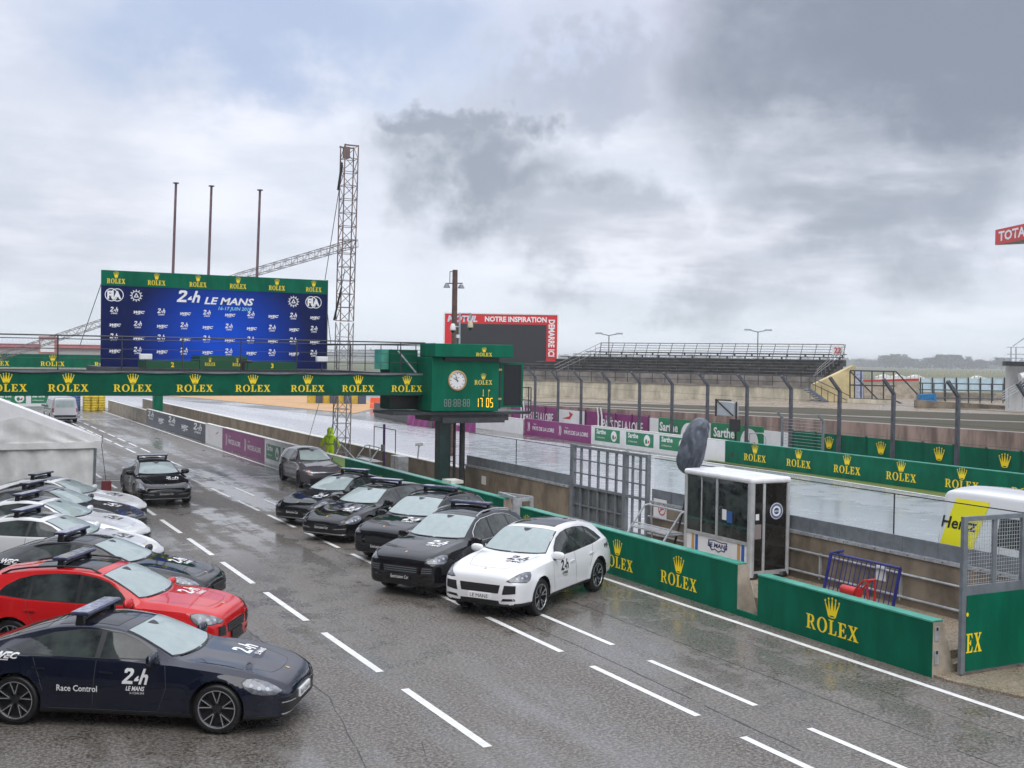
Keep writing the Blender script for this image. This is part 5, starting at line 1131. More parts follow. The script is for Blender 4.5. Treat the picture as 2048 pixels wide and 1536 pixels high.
m = MB()
for p, q in (((686, 330), (650, 560)), ((690, 540), (668, 640)), ((205, 560), (160, 690)), ((652, 600), (662, 690))): m.tube(at(*p, 52) - tb, at(*q, 56) - tb, .018, 5)
m.tube(at(684, 325, 51) - tb, at(676, 380, 51.5) - tb, .05, 6); m.tube(at(683, 575, 51) - tb, at(668, 640, 52) - tb, .045, 6); m.build('guy_line', STEEL_D, tw)
for x0, x1 in (((640, 800), (600, 912)), ((676, 800), (645, 905))):
    t = tag(MB().tube(at(*x0, 52), (lambda p: (p.x, p.y, .35))(at(*x1, 50)), .012, 5).build('guy_wire', STEEL_D), 'thin guy wire running down from the footbridge towards the low wall', 'wire', 'guy wires left of the lattice tower')
# flagpoles
for fx, (px, py, pb) in enumerate(((352, 367, 545), (423, 373, 549), (520, 381, 552))):
    p = at(px, py, 52.6); q = at(px - 4, pb, 52.6)
    t = thing('flagpole', ('leftmost of the three bare flagpoles behind the backdrop', 'middle one of the three bare flagpoles behind the backdrop', 'rightmost of the three bare flagpoles behind the backdrop')[fx], 'flagpole', (p.x - .2, p.y, 4.7), 0, 'bare flagpoles behind the backdrop')
    MB().tube((0, 0, 0), (.2, 0, p.z - 4.7), .075, 8, .055).build('pole', mat('pole_paint', (.15, .09, .10), .5, var=.3), t); MB().lathe([(.001, .05), (.13, .04), (.14, 0), (.001, -.01)], 12, (.2, 0, p.z - 4.7)).build('cap', STEEL_D, t)
# ================================================================== marquee on the left
CANV = mat('grey_canvas', (.72, .73, .71), .6, var=.16, vscale=1.2, bump=.25, bscale=5); CANVT = mat('white_canvas', (.80, .80, .81), .45, var=.05)
mq = thing('marquee', 'pale grey canvas marquee at the left edge behind the parked cars', 'tent', (0, 45.2, 0))
bm = bmesh.new(); g = []
nx, nz = 90, 14
for i in range(nx + 1):
    x = -3.8 + i * (5.95 + 3.8) / nx; row = []
    for j in range(nz + 1):
        z = 1.75 * j / nz; row.append(bm.verts.new((x, .06 * math.sin(x * 5.3 + .6 * math.sin(x * 2)) * (1 - .5 * j / nz) + .02 * math.sin(x * 13 + z * 2), z)))
    g.append(row)
for i in range(nx):
    for j in range(nz): bm.faces.new((g[i][j], g[i + 1][j], g[i + 1][j + 1], g[i][j + 1]))
me = bpy.data.meshes.new('front_wall'); bm.to_mesh(me); bm.free(); me.shade_smooth(); link('front_wall', me, CANV, mq)
MB().prism([(-3.8, 0), (5.95, 0), (5.95, 1.75), (-3.8, 1.75)], (0, 6.0, 0), (1, 0, 0), (0, 0, 1), (0, .03, 0)).build('rear_wall', CANV, mq)
MB().box((5.93, .05, 0), (5.97, 6, 1.75)).build('side_wall', CANV, mq)
bm = bmesh.new(); ap_ = (3.38, 3.02); ev = (6.18, 1.98); el = (-1.6, 1.98)
def gz(x):
    t = (ev[0] - x) / (ev[0] - ap_[0]) if x > ap_[0] else (x - el[0]) / (ap_[0] - el[0])
    return 1.98 + (ap_[1] - 1.98) * (t ** 1.12)
g = []
for i in range(61):
    x = el[0] + (ev[0] - el[0]) * i / 60; row = []
    for j in range(9): row.append(bm.verts.new((x, -.06 + .05 * math.sin(x * 3.1 + j) * min(1, j / 3) * (1 - j / 8) + .04 * math.sin(x * 6 + j * .5) * (1 - j / 8), 1.76 + (gz(x) - .1 - 1.76) * j / 8)))
    g.append(row)
for i in range(60):
    for j in range(8): bm.faces.new((g[i][j], g[i + 1][j], g[i + 1][j + 1], g[i][j + 1]))
me = bpy.data.meshes.new('gable'); bm.to_mesh(me); bm.free(); me.shade_smooth(); link('gable', me, CANV, mq)
MB().box((-4.0, -.10, 1.72), (6.2, -.04, 1.95)).build('valance', CANV, mq)
MB().prism([(6.22, 1.96), (6.22, 2.05), (.2, 4.55), (-5.5, 2.05), (-5.5, 1.96)], (0, .02, 0), (1, 0, 0), (0, 0, 1), (0, 6.2, 0)).build('roof', CANVT, mq)
m = MB(); m.tube((5.9, -.05, 0), (5.95, -.05, 1.95), .05); m.tube((6.18, -.1, 2.2), (6.18, -.1, 1.9), .015); m.build('corner_pole', STEEL, mq); MB().path([(6.15, -.1, 1.9), (6.35, -.1, .25), (6.5, -.1, 0)], .012, 5).build('guy_rope', STEEL_D, mq)
wb = thing('ballast', 'pale slab with a red block beside the corner of the marquee', 'weight', (6.35, 44.75, 0)); MB().box((-.25, -.3, 0), (.75, .35, .09)).build('slab', CONC_L, wb); MB().box((-.2, .0, .09), (.12, .28, .5)).build('red_block', mat('dull_red', (.18, .03, .035), .6), wb)
# ================================================================== person in a yellow rain suit
HV = mat('fluorescent_rainwear', (.52, .80, .01), .45, var=.12, vscale=6, bump=.35, bscale=18); REF = mat('reflective_tape', (.22, .33, .06), .35)
pe = thing('person', 'person in a hooded fluorescent yellow rain suit standing at the barrier, seen from behind', 'person', (16.5, 49.5, .30))
m = bpy.data.meshes.new('body')
jv = [(0, 0, .92, .155), (0, .0, 1.12, .175), (0, .0, 1.32, .19), (0, -.02, 1.46, .11), (0, -.03, 1.60, .125), (0, -.03, 1.70, .10), (-.20, 0, 1.38, .095), (-.36, -.03, 1.14, .08), (-.44, -.14, .93, .06), (.20, 0, 1.38, .095), (.37, -.03, 1.14, .08), (.46, -.12, .94, .06), (-.10, 0, .82, .125), (-.12, .0, .45, .095), (-.12, 0, .10, .075), (.10, 0, .82, .125), (.12, 0, .45, .095), (.12, 0, .10, .075), (-.12, -.13, .05, .05), (.12, -.13, .05, .05)]
je = [(0, 1), (1, 2), (2, 3), (3, 4), (4, 5), (2, 6), (6, 7), (7, 8), (2, 9), (9, 10), (10, 11), (0, 12), (12, 13), (13, 14), (0, 15), (15, 16), (16, 17), (14, 18), (17, 19)]
m.from_pydata([(x * .95, y, z * .97) for x, y, z, _ in jv], je, []); o = bpy.data.objects.new('tmp', m); C.objects.link(o)
sk_ = o.modifiers.new('s', 'SKIN'); o.modifiers.new('u', 'SUBSURF').levels = 2
for i, v in enumerate(m.skin_vertices[0].data): v.radius = (jv[i][3], jv[i][3] * (.8 if i in (0, 1, 2) else 1)); v.use_root = (i == 0)
dg = bpy.context.evaluated_depsgraph_get(); dg.update(); pm2 = bpy.data.meshes.new_from_object(o.evaluated_get(dg)); bpy.data.objects.remove(o); pm2.materials.clear(); pm2.name = 'body'; pm2.shade_smooth()
po = link('body', pm2, HV, pe); pe.rotation_euler = (0, 0, R(150))
MB().lathe([(.205, 1.02), (.212, 1.03), (.212, 1.08), (.205, 1.09)], 20).build('reflective_band', REF, pe, True)
MB().lathe([(.001, 1.79), (.075, 1.775), (.125, 1.71), (.142, 1.62), (.13, 1.53), (.14, 1.47), (.20, 1.42)], 16, (0, -.02, 0)).build('hood', HV, pe, True)
m = MB()
for s in (-1, 1):
    for k in range(5):
        m.tube((s * (.43 + .012 * (k - 2)), -.15, .87), (s * (.44 + .018 * (k - 2)), -.17 - .004 * k, .80 - .01 * (2 - abs(k - 2))), .010, 6, .007)
m.build('fingers', mat('skin', (.42, .25, .18), .5), pe)
m = MB()
for s in (-1, 1): m.box((s * .115 - .055, -.20, 0), (s * .115 + .055, .09, .09))
bevel(m.build('boots', BLACKL, pe), .03)
# ================================================================== purple pole, cabinet, CCTV bracket, spotlight, things on the walkway
PUR = mat('dark_purple_paint', (.05, .018, .085), .4)
t = thing('marker_pole', 'slim dark purple pole with a small grey box behind the green barrier', 'pole', (17.2, 44.6, .3)); MB().tube((0, 0, 0), (0, 0, 2.2), .055).build('pole', PUR, t); MB().box((-.12, -.25, 1.1), (-.06, .05, 1.36)).build('box', STEEL, t)
t = thing('electric_cabinet', 'grey metal cabinet on the walkway right of the purple pole', 'cabinet', (17.45, 43.55, .3)); bevel(MB().box((-.2, -.42, .22), (.25, .42, .98)).build('cabinet', STEEL_L, t), .02); MB().box((-.15, -.35, 0), (.2, .35, .22)).build('plinth', CONC_L, t); MB().box((-.206, -.01, .26), (-.2, .01, .94)).build('door_gap', STEEL_D, t)
t = thing('surveillance_camera', 'white bullet camera on a bent bracket above the grey cabinet', 'camera', (18.3, 43.3, 1.15)); MB().path([(0, .3, 0), (0, .2, .55), (-.1, -.1, .5)], .03).build('bracket', STEEL_L, t); m = MB(); m.obox((-.15, -.3, .62), (.08, -.22, .03), (.07, .03, 0), (0, 0, .07)); bevel(m.build('camera_housing', WHITEB, t), .02)
t = thing('spotlight', 'small black spotlight on top of the low wall left of the gantry pillar', 'light', (18.35, 41.0, 1.15)); m = MB(); m.tube((0, 0, 0), (0, 0, .16), .02); m.box((-.08, -.14, .14), (.08, .10, .30)); m.build('lamp', BLACKL, t)
for yy in (30.8, 33.9) [:1]:
    t = thing('concrete_block', 'small pale block on the barrier near the gantry pillar', 'block', (15.62, 34.3, 1.2)); MB().box((-.2, -.35, 0), (.25, .35, .10)).build('block', CAP_W, t)
# yellow letters panel on the van behind the glass
YP = mat('yellow_panel', (.80, .72, .01), .4)
kk = build_kind('tall_van'); pj = kk['proj']
for s in (-1,):
    link('yellow_panel', pj('y', mesh2d('p', [[(-2.56, .95), (-1.62, .95), (-1.26, 2.26), (-2.2, 2.26)]]), (0, s * 1.6, 0), (1, 0, 0), (0, 0, 1), (0, -s, 0), .008), YP, h_)
    link('yellow_panel', pj('y', mesh2d('p', [[(-.35, 2.0), (2.0, 2.0), (2.0, 2.25), (-.35, 2.25)]]), (0, s * 1.6, 0), (1, 0, 0), (0, 0, 1), (0, -s, 0), .008), YP, h_)
    hz = text('Hertz', .02, .1); link('lettering', pj('y', hz[0], (-2.02, s * 1.6, 1.58), (.30, 0, 0), (0, 0, .26), (0, -s, 0), .014, .1), BLACKL, h_)
# ================================================================== pit building (outside the frame: the camera stands on its balcony)
pbld = thing('pit_building', 'long grey pit garage building along the left side of the pit lane', 'building', (-5, 40, 0)); PBM = mat('pit_facade', (.17, .17, .175), .6, var=.3)
MB().box((-18, -90, 4.6), (0, 75, 13)).build('upper_floors', PBM, pbld); MB().box((-18, -90, 0), (-1.5, 75, 4.58)).build('garages', mat('garage_shadow', (.03, .03, .032), .7), pbld)
for i in range(28): MB().box((-1.49, -89 + i * 6, 0), (0, -88.4 + i * 6, 4.58)).build('pier', PBM, pbld)
# ================================================================== far side of the track: two rows of boards
F1 = [((62.30, 48.72), 'white', 'white track-side barrier with three department boards'), ((71.3, 62.32), 'purple', 'purple track-side barrier with regional lettering across the track')]
b1 = barrier(5, 48.70, 1.15, GREEN, GREEN_L, 'long green branded barrier on the far side of the track', [46.27 - 3.27 * i for i in range(8)], X=38.0, scale=.345, zt=.25, name='track_barrier')
on('hole', mesh2d('h', [[ell(0, 0, .12, .14, 14)]]), BLACKL, b1, (-.006, 48.1 - 26.85, .45), *FX, 1)
b2 = barrier(48.72, 62.30, 1.15, WHITEB, CAP_W, 'white track-side barrier with three green department boards', X=38.0, name='track_barrier')
for yy in (60.4, 56.8, 53.3): sarthe(b2, (-.003, yy - (48.72 + 62.3) / 2, .62), FX, 2.9, .78)
b3 = barrier(62.32, 71.3, 1.1, PURPLE, PURPLE, 'purple track-side barrier with regional lettering across the track', X=38.0, name='track_barrier')
for yy in (69.0, 64.6): loire(b3, (-.003, yy - (62.32 + 71.3) / 2, .57), FX, 4.2, .85)
b4 = barrier(71.32, 79.0, 1.05, WHITEB, CAP_W, 'plain white track-side barrier seen below the clock housing', X=37.9, name='track_barrier')
on('mark', mesh2d('m', [[[(-.5, -.1), (.1, -.15), (.5, .3), (.0, .1)]]]), REDL, b4, (-.006, 1.5, .6), *FX, 1.6, .5)
pb = thing('banner_wall', 'creased purple banner along the track seen behind the gantry pillar', 'banner', (35.2, 77.5, 0), 0)
bm = bmesh.new(); g = []
for i in range(41):
    s = i / 40; x, y = .0 + (-1.3) * s + 2.2 * (1 - s) * 0, -4 + 9.5 * s
    g.append([bm.verts.new((x + .05 * math.sin(i * 1.7 + j) , y, 1.15 * j / 5)) for j in range(6)])
for i in range(40):
    for j in range(5): bm.faces.new((g[i][j], g[i + 1][j], g[i + 1][j + 1], g[i][j + 1]))
me = bpy.data.meshes.new('banner'); bm.to_mesh(me); bm.free(); me.shade_smooth(); link('banner', me, PURPLE, pb)
for k in (-.8, 2.9): on('lettering', PL[0], WHITE, pb, (-.42 - .08 * k - .12, k, .4), (.135, -1, 0), (0, 0, 1), .26, .33)
bw_ = thing('block_wall', 'dark grey block wall at the track edge left of the clock housing', 'wall', (35.4, 87, 0), R(-5.9)); MB().box((-.3, -8, 0), (.3, 9, 1.2)).build('wall', mat('dark_block', (.06, .06, .062), .5, var=.3), bw_)
m = MB(); m.tube((.3, 2, 1.2), (3.5, 12, 2.2), .06); m.tube((.5, 2, .9), (3.7, 12, 1.9), .06); m.build('steel_rail', STEEL_L, bw_)
p = at(755, 806, 118); ob = thing('water_barrier', 'orange plastic barrier block beside the gravel trap', 'barrier', (p.x, p.y, 0), R(60)); m = MB(); m.prism([(-.5, 0), (.5, 0), (.42, .45), (.36, .5), (.30, 1.1), (-.30, 1.1), (-.36, .5), (-.42, .45)], (0, -.7, 0), (1, 0, 0), (0, 0, 1), (0, 1.4, 0)); bevel(m.build('shell', mat('orange_plastic', (.75, .10, .03), .4), ob), .04)
ORY = mat('yellow_block', (.55, .38, .03), .6, var=.2)
for i in range(8):
    p = at(722 - i * 14, 796 - i * 1.0, 128); tag(MB().box((p.x - .42, p.y - .5, 0), (p.x + .42, p.y + .5, 1.05)).build('barrier_block', ORY if i % 2 else mat('slate_block', (.06, .075, .12), .6)), ('slate' if i % 2 == 0 else 'yellow') + ' block in the striped row beyond the gravel trap', 'block', 'striped barrier blocks beyond the gravel trap')
# second row of boards
def board(y0, y1, h, mm, label, X=41.0, z0=.0):
    t = thing('advertising_board', label, 'board', (X, (y0 + y1) / 2, z0)); L = (y1 - y0) / 2
    MB().box((0, -L, 0), (.08, L, h)).build('panel', mm, t); k = max(1, int(round(2 * L / 1.75)))
    if mm is GREEN or mm is PURPLE:
        for i in range(k + 1): MB().box((-.05, -L + i * 2 * L / k - .05, 0), (-.002, -L + i * 2 * L / k + .05, h + .06)).build('post', GREEN_D if mm is GREEN else mat('dark_purple_post', (.09, .012, .07), .4), t)
    return t
g2 = board(8, 46.9, 1.74, GREEN, 'tall green board wall with large crowns behind the track barrier')
for i in range(8):
    yy = 44.1 - 3.52 * i - 27.45; on('crown', CROWN1, YEL, g2, (-.06, yy, 1.0), *FX, .58, .60); on('lettering', WORD, YEL, g2, (-.06, yy, .42), *FX, .36, .42) if i else None
board(46.95, 49.2, 1.6, WHITEB, 'plain white board wall between the green boards and a department board')
for y0, y1, nme in ((49.25, 53.9, 'department board partly hidden by the signal panel across the track'), (55.0, 59.2, 'department board left of the wrapped camera, second row across the track')):
    t = board(y0, y1, 1.78, SARTHE_G, 'large green ' + nme); L = (y1 - y0) / 2
    on('lettering', ST[0], WHITE, t, (-.055, .45 * L, 1.0), *FX, .52, .52); on('small_lettering', SD[0], WHITE, t, (-.055, .42 * L, .62), *FX, .22); on('emblem', DROP, WHITE, t, (-.055, -.52 * L, .85), *FX, 1.55); on('emblem_mark', HANDM, REDL, t, (-.06, -.56 * L, .85), *FX, 1.5)
board(53.95, 54.95, 1.7, WHITEB, 'narrow white board between two green department boards'); board(59.25, 60.2, 1.7, WHITEB, 'narrow white board between purple and green boards')
for y0, y1, lb in ((60.25, 68.0, 'purple board wall with large regional lettering, second row'), (71.9, 79, 'purple board wall at the left end of the second row')):
    t = board(y0, y1, 1.78, PURPLE, lb); L = (y1 - y0) / 2; on('brackets', BRACK, WHITE, t, (-.055, .52 * L, 1.15), *FX, 1.6, 1.9); on('lettering', PL[0], WHITE, t, (-.055, -.22 * L, .72), *FX, 1.25 * L / PL[1], .62); on('small_lettering', PR[0], WHITE, t, (-.055, .20 * L, 1.4), *FX, .2)
t = board(68.05, 71.85, 1.7, WHITEB, 'white board wall between two purple board walls, second row'); on('mark', mesh2d('m', [[[(-.5, -.15), (.2, -.15), (.5, .1), (.1, .22), (.2, .0)]]]), REDL, t, (-.01, .5, 1.3), *FX, 1.5)
# fence posts with bent tops
post = thing('fence_post', 'tall dark bent-top fence post in the row behind the track barrier', 'post', (0, 0, 0), 0, 'bent-top fence posts behind the track barrier')
MB().bar((0, 0, 0), (0, 0, 3.95), .17, .13).bar((0, 0, 3.93), (-.62, .05, 4.62), .15, .12).build('steel_section', mat('weathered_post', (.075, .08, .095), .5, var=.4, vscale=2), post)
for i, yy in enumerate((35.68, 39.42, 42.95, 46.5, 50.07, 53.62, 57.12, 60.63, 64.22, 67.8, 70.98, 32.1, 74.4)):
    o = post if i == 0 else copy_tree(post); o.location = (40.5, yy, 0); o.scale = (1, 1, 1.0 - .006 * max(0, i - 5) if i < 11 else 1)
m = MB()
for z in (1.9, 2.7, 3.4): m.tube((40.42, 30, z), (40.42, 76, z), .008, 4)
tag(m.build('fence_wire', STEEL_D), 'thin horizontal wires strung along the tall bent-top posts', 'wire')
t = thing('signal_panel', 'grey signal box with black panel on a thin post across the track', 'signal', (39.4, 49.6, 0)); MB().tube((0, 0, 0), (0, 0, 3.15), .05).build('post', BLACKL, t)
m = MB(); m.box((-.2, .1, 2.35), (.25, 1.45, 3.1)); bevel(m.build('grey_box', mat('signal_grey', (.33, .36, .38), .4), t), .03); m = MB(); m.bar((-.22, 1.5, 3.2), (-.22, .0, 2.4), .06); m.bar((-.22, 1.5, 2.3), (-.22, 1.5, 3.25), .07); m.bar((-.22, 1.5, 3.2), (-.22, .2, 3.22), .07); m.box((-.1, -.25, 1.55), (.1, .45, 2.2)); m.build('black_frame', BLACKL, t)
t = thing('wire_fence', 'small bent-top wire fence panel standing in front of the green boards', 'fence', (39.7, 44.7, 0)); m = MB()
for s in (-1, 1): MB().bar((0, s * 1.5, 0), (0, s * 1.5, 2.45), .10).bar((0, s * 1.5, 2.44), (-.35, s * 1.5, 2.78), .09).build('post', STEEL, t)
m = MB()
for i in range(13): m.tube((0, -1.5, .5 + i * .16), (0, 1.5, .5 + i * .16), .012, 4)
m.build('wires', STEEL_L, t)
rl = thing('hand_rail', 'low bent grey tube rail behind the far green barrier', 'railing', (39.2, 47.6, 0)); MB().path([(0, .6, 0), (0, .6, 1.55), (0, -.5, 1.6), (0, -.7, 1.45), (0, -.7, 0)], .03).build('tube', STEEL_L, rl)
# ================================================================== terraces and grandstand
E1 = [at(2120, 871, 60), at(2048, 866, 62), at(1600, 837, 72), at(1055, 809, 90), at(900, 801, 96)]
E1b = [at(2120, 861, 61), at(2048, 857, 63.2), at(1600, 832, 73.4), at(1055, 807.5, 91.5), at(900, 800, 97.5)]
E2 = [at(2120, 848, 64), at(2048, 845, 66), at(1600, 829, 76), at(1055, 806, 94), at(900, 799, 100)]
E3 = [at(2120, 834, 68), at(2048, 830, 70), at(1600, 815, 80), at(1055, 803, 98), at(900, 797, 104)]
def strips(rows, name, m_):
    mb = MB(); k = len(rows[0])
    for A_, B_ in zip(rows, rows[1:]):
        for i in range(k - 1): mb.add([A_[i], A_[i + 1], B_[i + 1], B_[i]], [(3, 2, 1, 0)])
    return struct(name, mb, m_)
def flat(L, z): return [Vector((p.x, p.y, z)) for p in L]
def back(L, d, dz=0.0): return [p + Vector((.62 * d, .5 * d, dz)) for p in L]
RETW = mat('rust_stained_wall', (.27, .19, .165), .6, var=.5, vscale=1.0, stretch=(1.5, 1.5, .25), world=True)
strips([flat(E1, 0), E1], 'retaining_wall', RETW)
TERR = mat('mossy_terrace', (.060, .048, .030), .8, col2=(.045, .042, .018), vscale=.8, world=True); TERRL = mat('wet_terrace_edge', (.26, .22, .19), .3, var=.25, vscale=1.5, world=True)
strips([E1, back(E1, 1.3)], 'terrace_edge', TERRL)
zb_ = [p.z + .25 for p in E2]
strips([back(E1, 1.3), E2], 'terrace', TERR); strips([E2, back(E2, 1.5)], 'terrace_edge_upper', TERRL); strips([back(E2, 1.5), E3], 'terrace_upper', TERR)
strips([E3, back(E3, 6), back(E3, 40), back(E3, 60, -2)], 'spectator_platform', CONCG)
BEIGE = mat('beige_block_wall', (.48, .44, .34), .65, var=.35, vscale=.9, stretch=(1, 1, .4), world=True, vdetail=9); DGREY = mat('grey_parapet', (.22, .20, .18), .6, var=.4, vscale=.8, world=True)
S0, S1 = at(1690, 812, 95), at(1000, 801, 113); S0.z = S1.z = 1.2
du = (S1 - S0); SL = Vector((du.x, du.y, 0)).length; du = Vector((du.x, du.y, 0)).normalized(); dv = Vector((du.y, -du.x, 0)); 
if dv.dot(Vector((FW.x, FW.y, 0))) < 0: dv = -dv
sg = thing('grandstand', 'open concrete grandstand with rows of dark benches across the track', 'grandstand', S0)
sg.rotation_euler = (0, 0, math.atan2(du.y, du.x))
vs = 1 if Vector((-du.y, du.x, 0)).dot(dv) > 0 else -1      # local +Y times vs points away from the camera
MB().box((3.0, 0, 0), (SL + 6, vs * .4, 2.0)).build('front_wall', BEIGE, sg); MB().box((2.0, -vs * .08, 2.0), (SL + 6, vs * .3, 2.12)).build('ledge', DGREY, sg)
MB().box((2.0, vs * .5, 2.0), (SL + 6, vs * .8, 2.95)).build('parapet', DGREY, sg)
m = MB()
for z in (2.5, 2.98): m.tube((0, 0, z), (SL + 6, 0, z), .03, 5)
for i in range(int(SL / 1.25) + 4): m.tube((i * 1.25, 0, 2.1), (i * 1.25, 0, 3.0), .035, 5)
m.build('front_railing', STEEL_D, sg)
m = MB(); BEN = mat('dark_wooden_bench', (.10, .098, .095), .5, var=.5, vscale=1.5)
for r_i in range(8):
    y0, z0 = .9 + r_i * .95, 2.55 + r_i * .27; m.box((2.4 + r_i * .0, vs * y0, z0 - .6), (SL + 3 - r_i * .9, vs * (y0 + .95), z0 - .02))
m.build('tiers', mat('dark_tier', (.035, .034, .032), .6, var=.5, vscale=1.0, world=True), sg)
for r_i in range(9):
    y0, z0 = .9 + r_i * .95, 2.55 + r_i * .27; m = MB(); m.box((2.5, vs * (y0 + .2), z0 + .18), (SL + 2.5 - r_i * .9, vs * (y0 + .55), z0 + .26)); k = 15
    for i in range(k): x = 2.8 + i * (SL - 1 - r_i * .9) / k; m.box((x, vs * (y0 + .3), z0 - .05), (x + .12, vs * (y0 + .45), z0 + .2))
    m.build('bench', BEN, sg)
m = MB(); yb_, zb0 = 8.9, 4.3
for j in range(7): m.tube((2.8, vs * (yb_ + .05 * j), zb0 + .1 + j * .24), (SL - 6.2, vs * (yb_ + .05 * j), zb0 + .1 + j * .24), .030 if j < 6 else .045, 5)
k = 19
for i in range(k + 1): x = 2.8 + i * (SL - 9.0) / k; m.tube((x + .25, vs * yb_, zb0 - .5), (x - .1, vs * (yb_ + .35), zb0 + 1.56), .035, 5)
m.build('rear_railing', mat('weathered_rail', (.18, .175, .17), .5, var=.3), sg)
m = MB()
for s_x, sgn in ((2.8, -1), (SL - 6.2, 1)):
    m = MB()
    for q in (0, .45, .9): m.tube((s_x + sgn * q * .3, vs * .3, 2.55 + q * .6 + .45), (s_x, vs * (yb_ + .3), zb0 + .75 + q * .85), .03, 5)
    for i in range(9): t_2 = i / 8; m.tube((s_x, vs * (.3 + t_2 * yb_), 2.3 + 2.0 * t_2), (s_x, vs * (.3 + t_2 * yb_), 3.2 + 2.6 * t_2), .025, 5)
    m.build('end_railing', mat('weathered_rail', (.18, .175, .17)), sg)
sgn_ = MB().box((2.65, vs * (yb_ - .6), zb0 + .62), (3.65, vs * (yb_ - .55), zb0 + 1.42)).build('number_board', WHITEB, sg)
N22 = text('22', .03); rgt = (-1, 0, 0) if vs > 0 else (-1, 0, 0); on('lettering', N22[0], REDL, sgn_, (3.15, vs * (yb_ - .62), zb0 + .76), (-1, 0, 0), (0, 0, 1), .42, .50)
# stairs and stained flank wall at the right end of the stand
st_ = thing('flank_wall', 'cream sloping flank wall at the right end of the grandstand', 'wall', at(1640, 800, 94).xy.to_3d() + Vector((0, 0, 1.2)))
def loc(p): return p - st_.location
W0 = [at(1628, 769, 94), at(1708, 731, 94), at(1712, 731, 94), at(1712, 805, 94), at(1690, 812, 94), at(1628, 795, 94)]
CREAM = mat('cream_render', (.50, .41, .21), .6, var=.25, vscale=.8, world=True)
m = MB(); off = FW * 1.0; off.z = 0
P0 = [loc(p) for p in W0]; m.add(P0 + [p + off for p in P0], [tuple(range(6)), tuple(range(11, 5, -1))] + [(i, i + 6, (i + 1) % 6 + 6, (i + 1) % 6) for i in range(6)]); m.build('wall', CREAM, st_)
ss = thing('metal_stairs', 'dark metal stairs with rails below the right end of the grandstand', 'stairs', at(1650, 812, 92))
m = MB(); a0, a1 = at(1618, 778, 92.5) - ss.location, at(1668, 815, 91) - ss.location; sw = Vector((FW.x, FW.y, 0)).normalized() * 1.4
for i in range(10): p = a0.lerp(a1, i / 9); m.obox(p + sw * .5, RT * .26, sw * .5, (0, 0, .03))
m.bar(a0, a1, .08, .25); m.build('treads', mat('blue_grey_steel', (.12, .14, .18), .45), ss); m = MB()
for d_ in (Vector((0, 0, .95)), Vector((0, 0, .5))): m.tube(a0 + d_ + Vector((.1, 0, 0)), a1 + d_ + RT * 1.2, .035, 5)
for i in range(5): p = a0.lerp(a1, i / 4); m.tube(p, p + Vector((0, 0, 1.0)), .03, 5)
m.build('hand_rails', STEEL_D, ss)
cg = thing('steel_cage', 'dark steel framed enclosure right of the grandstand flank wall', 'cage', at(1745, 812, 90)); m = MB(); o_ = cg.location
for px in (1700, 1709, 1722, 1744, 1767, 1787): m.tube(at(px, 742, 90) - o_, at(px, 799, 90) - o_, .06, 6)
for a_, b_ in (((1700, 741), (1792, 743)), ((1700, 797), (1790, 800)), ((1700, 742), (1755, 798)), ((1792, 743), (1838, 792)), ((1838, 792), (1835, 820)), ((1792, 802), (1832, 820)), ((1700, 770), (1790, 772))): m.tube(at(*a_, 90) - o_, at(*b_, 90) - o_, .06, 6)
m.build('frame', STEEL_D, cg)
def wallpx(label, pts, d, th, mm, name='wall', cat='wall'):
    P = [at(*p, d) for p in pts]; o = P[0]; t = thing(name, label, cat, o); k = len(P); off = Vector((FW.x, FW.y, 0)).normalized() * th
    m = MB(); m.add([p - o for p in P] + [p - o + off for p in P], [tuple(range(k)), tuple(range(2 * k - 1, k - 1, -1))] + [(i, i + k, (i + 1) % k + k, (i + 1) % k) for i in range(k)]); m.build('wall', mm, t); return t
wallpx('low cream wall below the steel enclosure', [(1695, 797), (1792, 801), (1792, 826), (1695, 818)], 89.5, .5, BEIGE)
wallpx('mossy brown low wall left of the white building', [(1836, 800), (2022, 812), (2030, 836), (1836, 822)], 80, .8, CONC)
BLUEB = mat('pale_blue_panel', (.42, .55, .62), .4, var=.1)
fx_ = thing('panel_fence', 'pale blue panel fence with dark posts right of the grandstand', 'fence', at(1925, 785, 98)); o_ = fx_.location; m = MB(); k = 7
for i in range(k):
    a_, b_ = 1842 + i * 24, 1842 + i * 24 + 22
    P = [at(a_, 757, 98), at(b_, 757, 98), at(b_, 784, 98), at(a_, 783, 98)]; off = Vector((FW.x, FW.y, 0)).normalized() * .1; m.add([p - o_ for p in P] + [p - o_ + off for p in P], [(0, 1, 2, 3), (7, 6, 5, 4), (0, 4, 5, 1), (1, 5, 6, 2), (2, 6, 7, 3), (3, 7, 4, 0)])
m.build('panel', BLUEB, fx_); m = MB()
for i in range(k + 1): m.tube(at(1841 + i * 24, 755, 97.9) - o_, at(1841 + i * 24, 806, 97.9) - o_, .06, 5)
m.build('post', STEEL_D, fx_)
rr_ = thing('steel_railing', 'dark steel railing in front of the pale blue panels', 'railing', at(1925, 800, 92)); o_ = rr_.location; m = MB()
for y_ in (767, 780, 796): m.tube(at(1838, y_ - 1, 92) - o_, at(2012, y_ + 2, 92) - o_, .05, 5)
for i in range(8): m.tube(at(1845 + i * 23, 767, 92) - o_, at(1845 + i * 23, 806, 92) - o_, .045, 5)
m.build('rails', STEEL_D, rr_)
wallpx('pale concrete wall behind the dark steel railing', [(1836, 784), (2012, 787), (2012, 804), (1836, 802)], 99, .6, CONC_L)
wallpx('long red low board wall beyond the steel enclosure', [(1728, 764), (1838, 762), (1838, 757), (1728, 760)], 130, .4, mat('red_board', (.42, .02, .025), .5))
wallpx('grey blue panels standing behind the steel enclosure', [(1700, 742), (1726, 742), (1726, 798), (1700, 798)], 96, .3, mat('blue_striped_sheet', (.36, .40, .55), .5, var=.4, vscale=6))
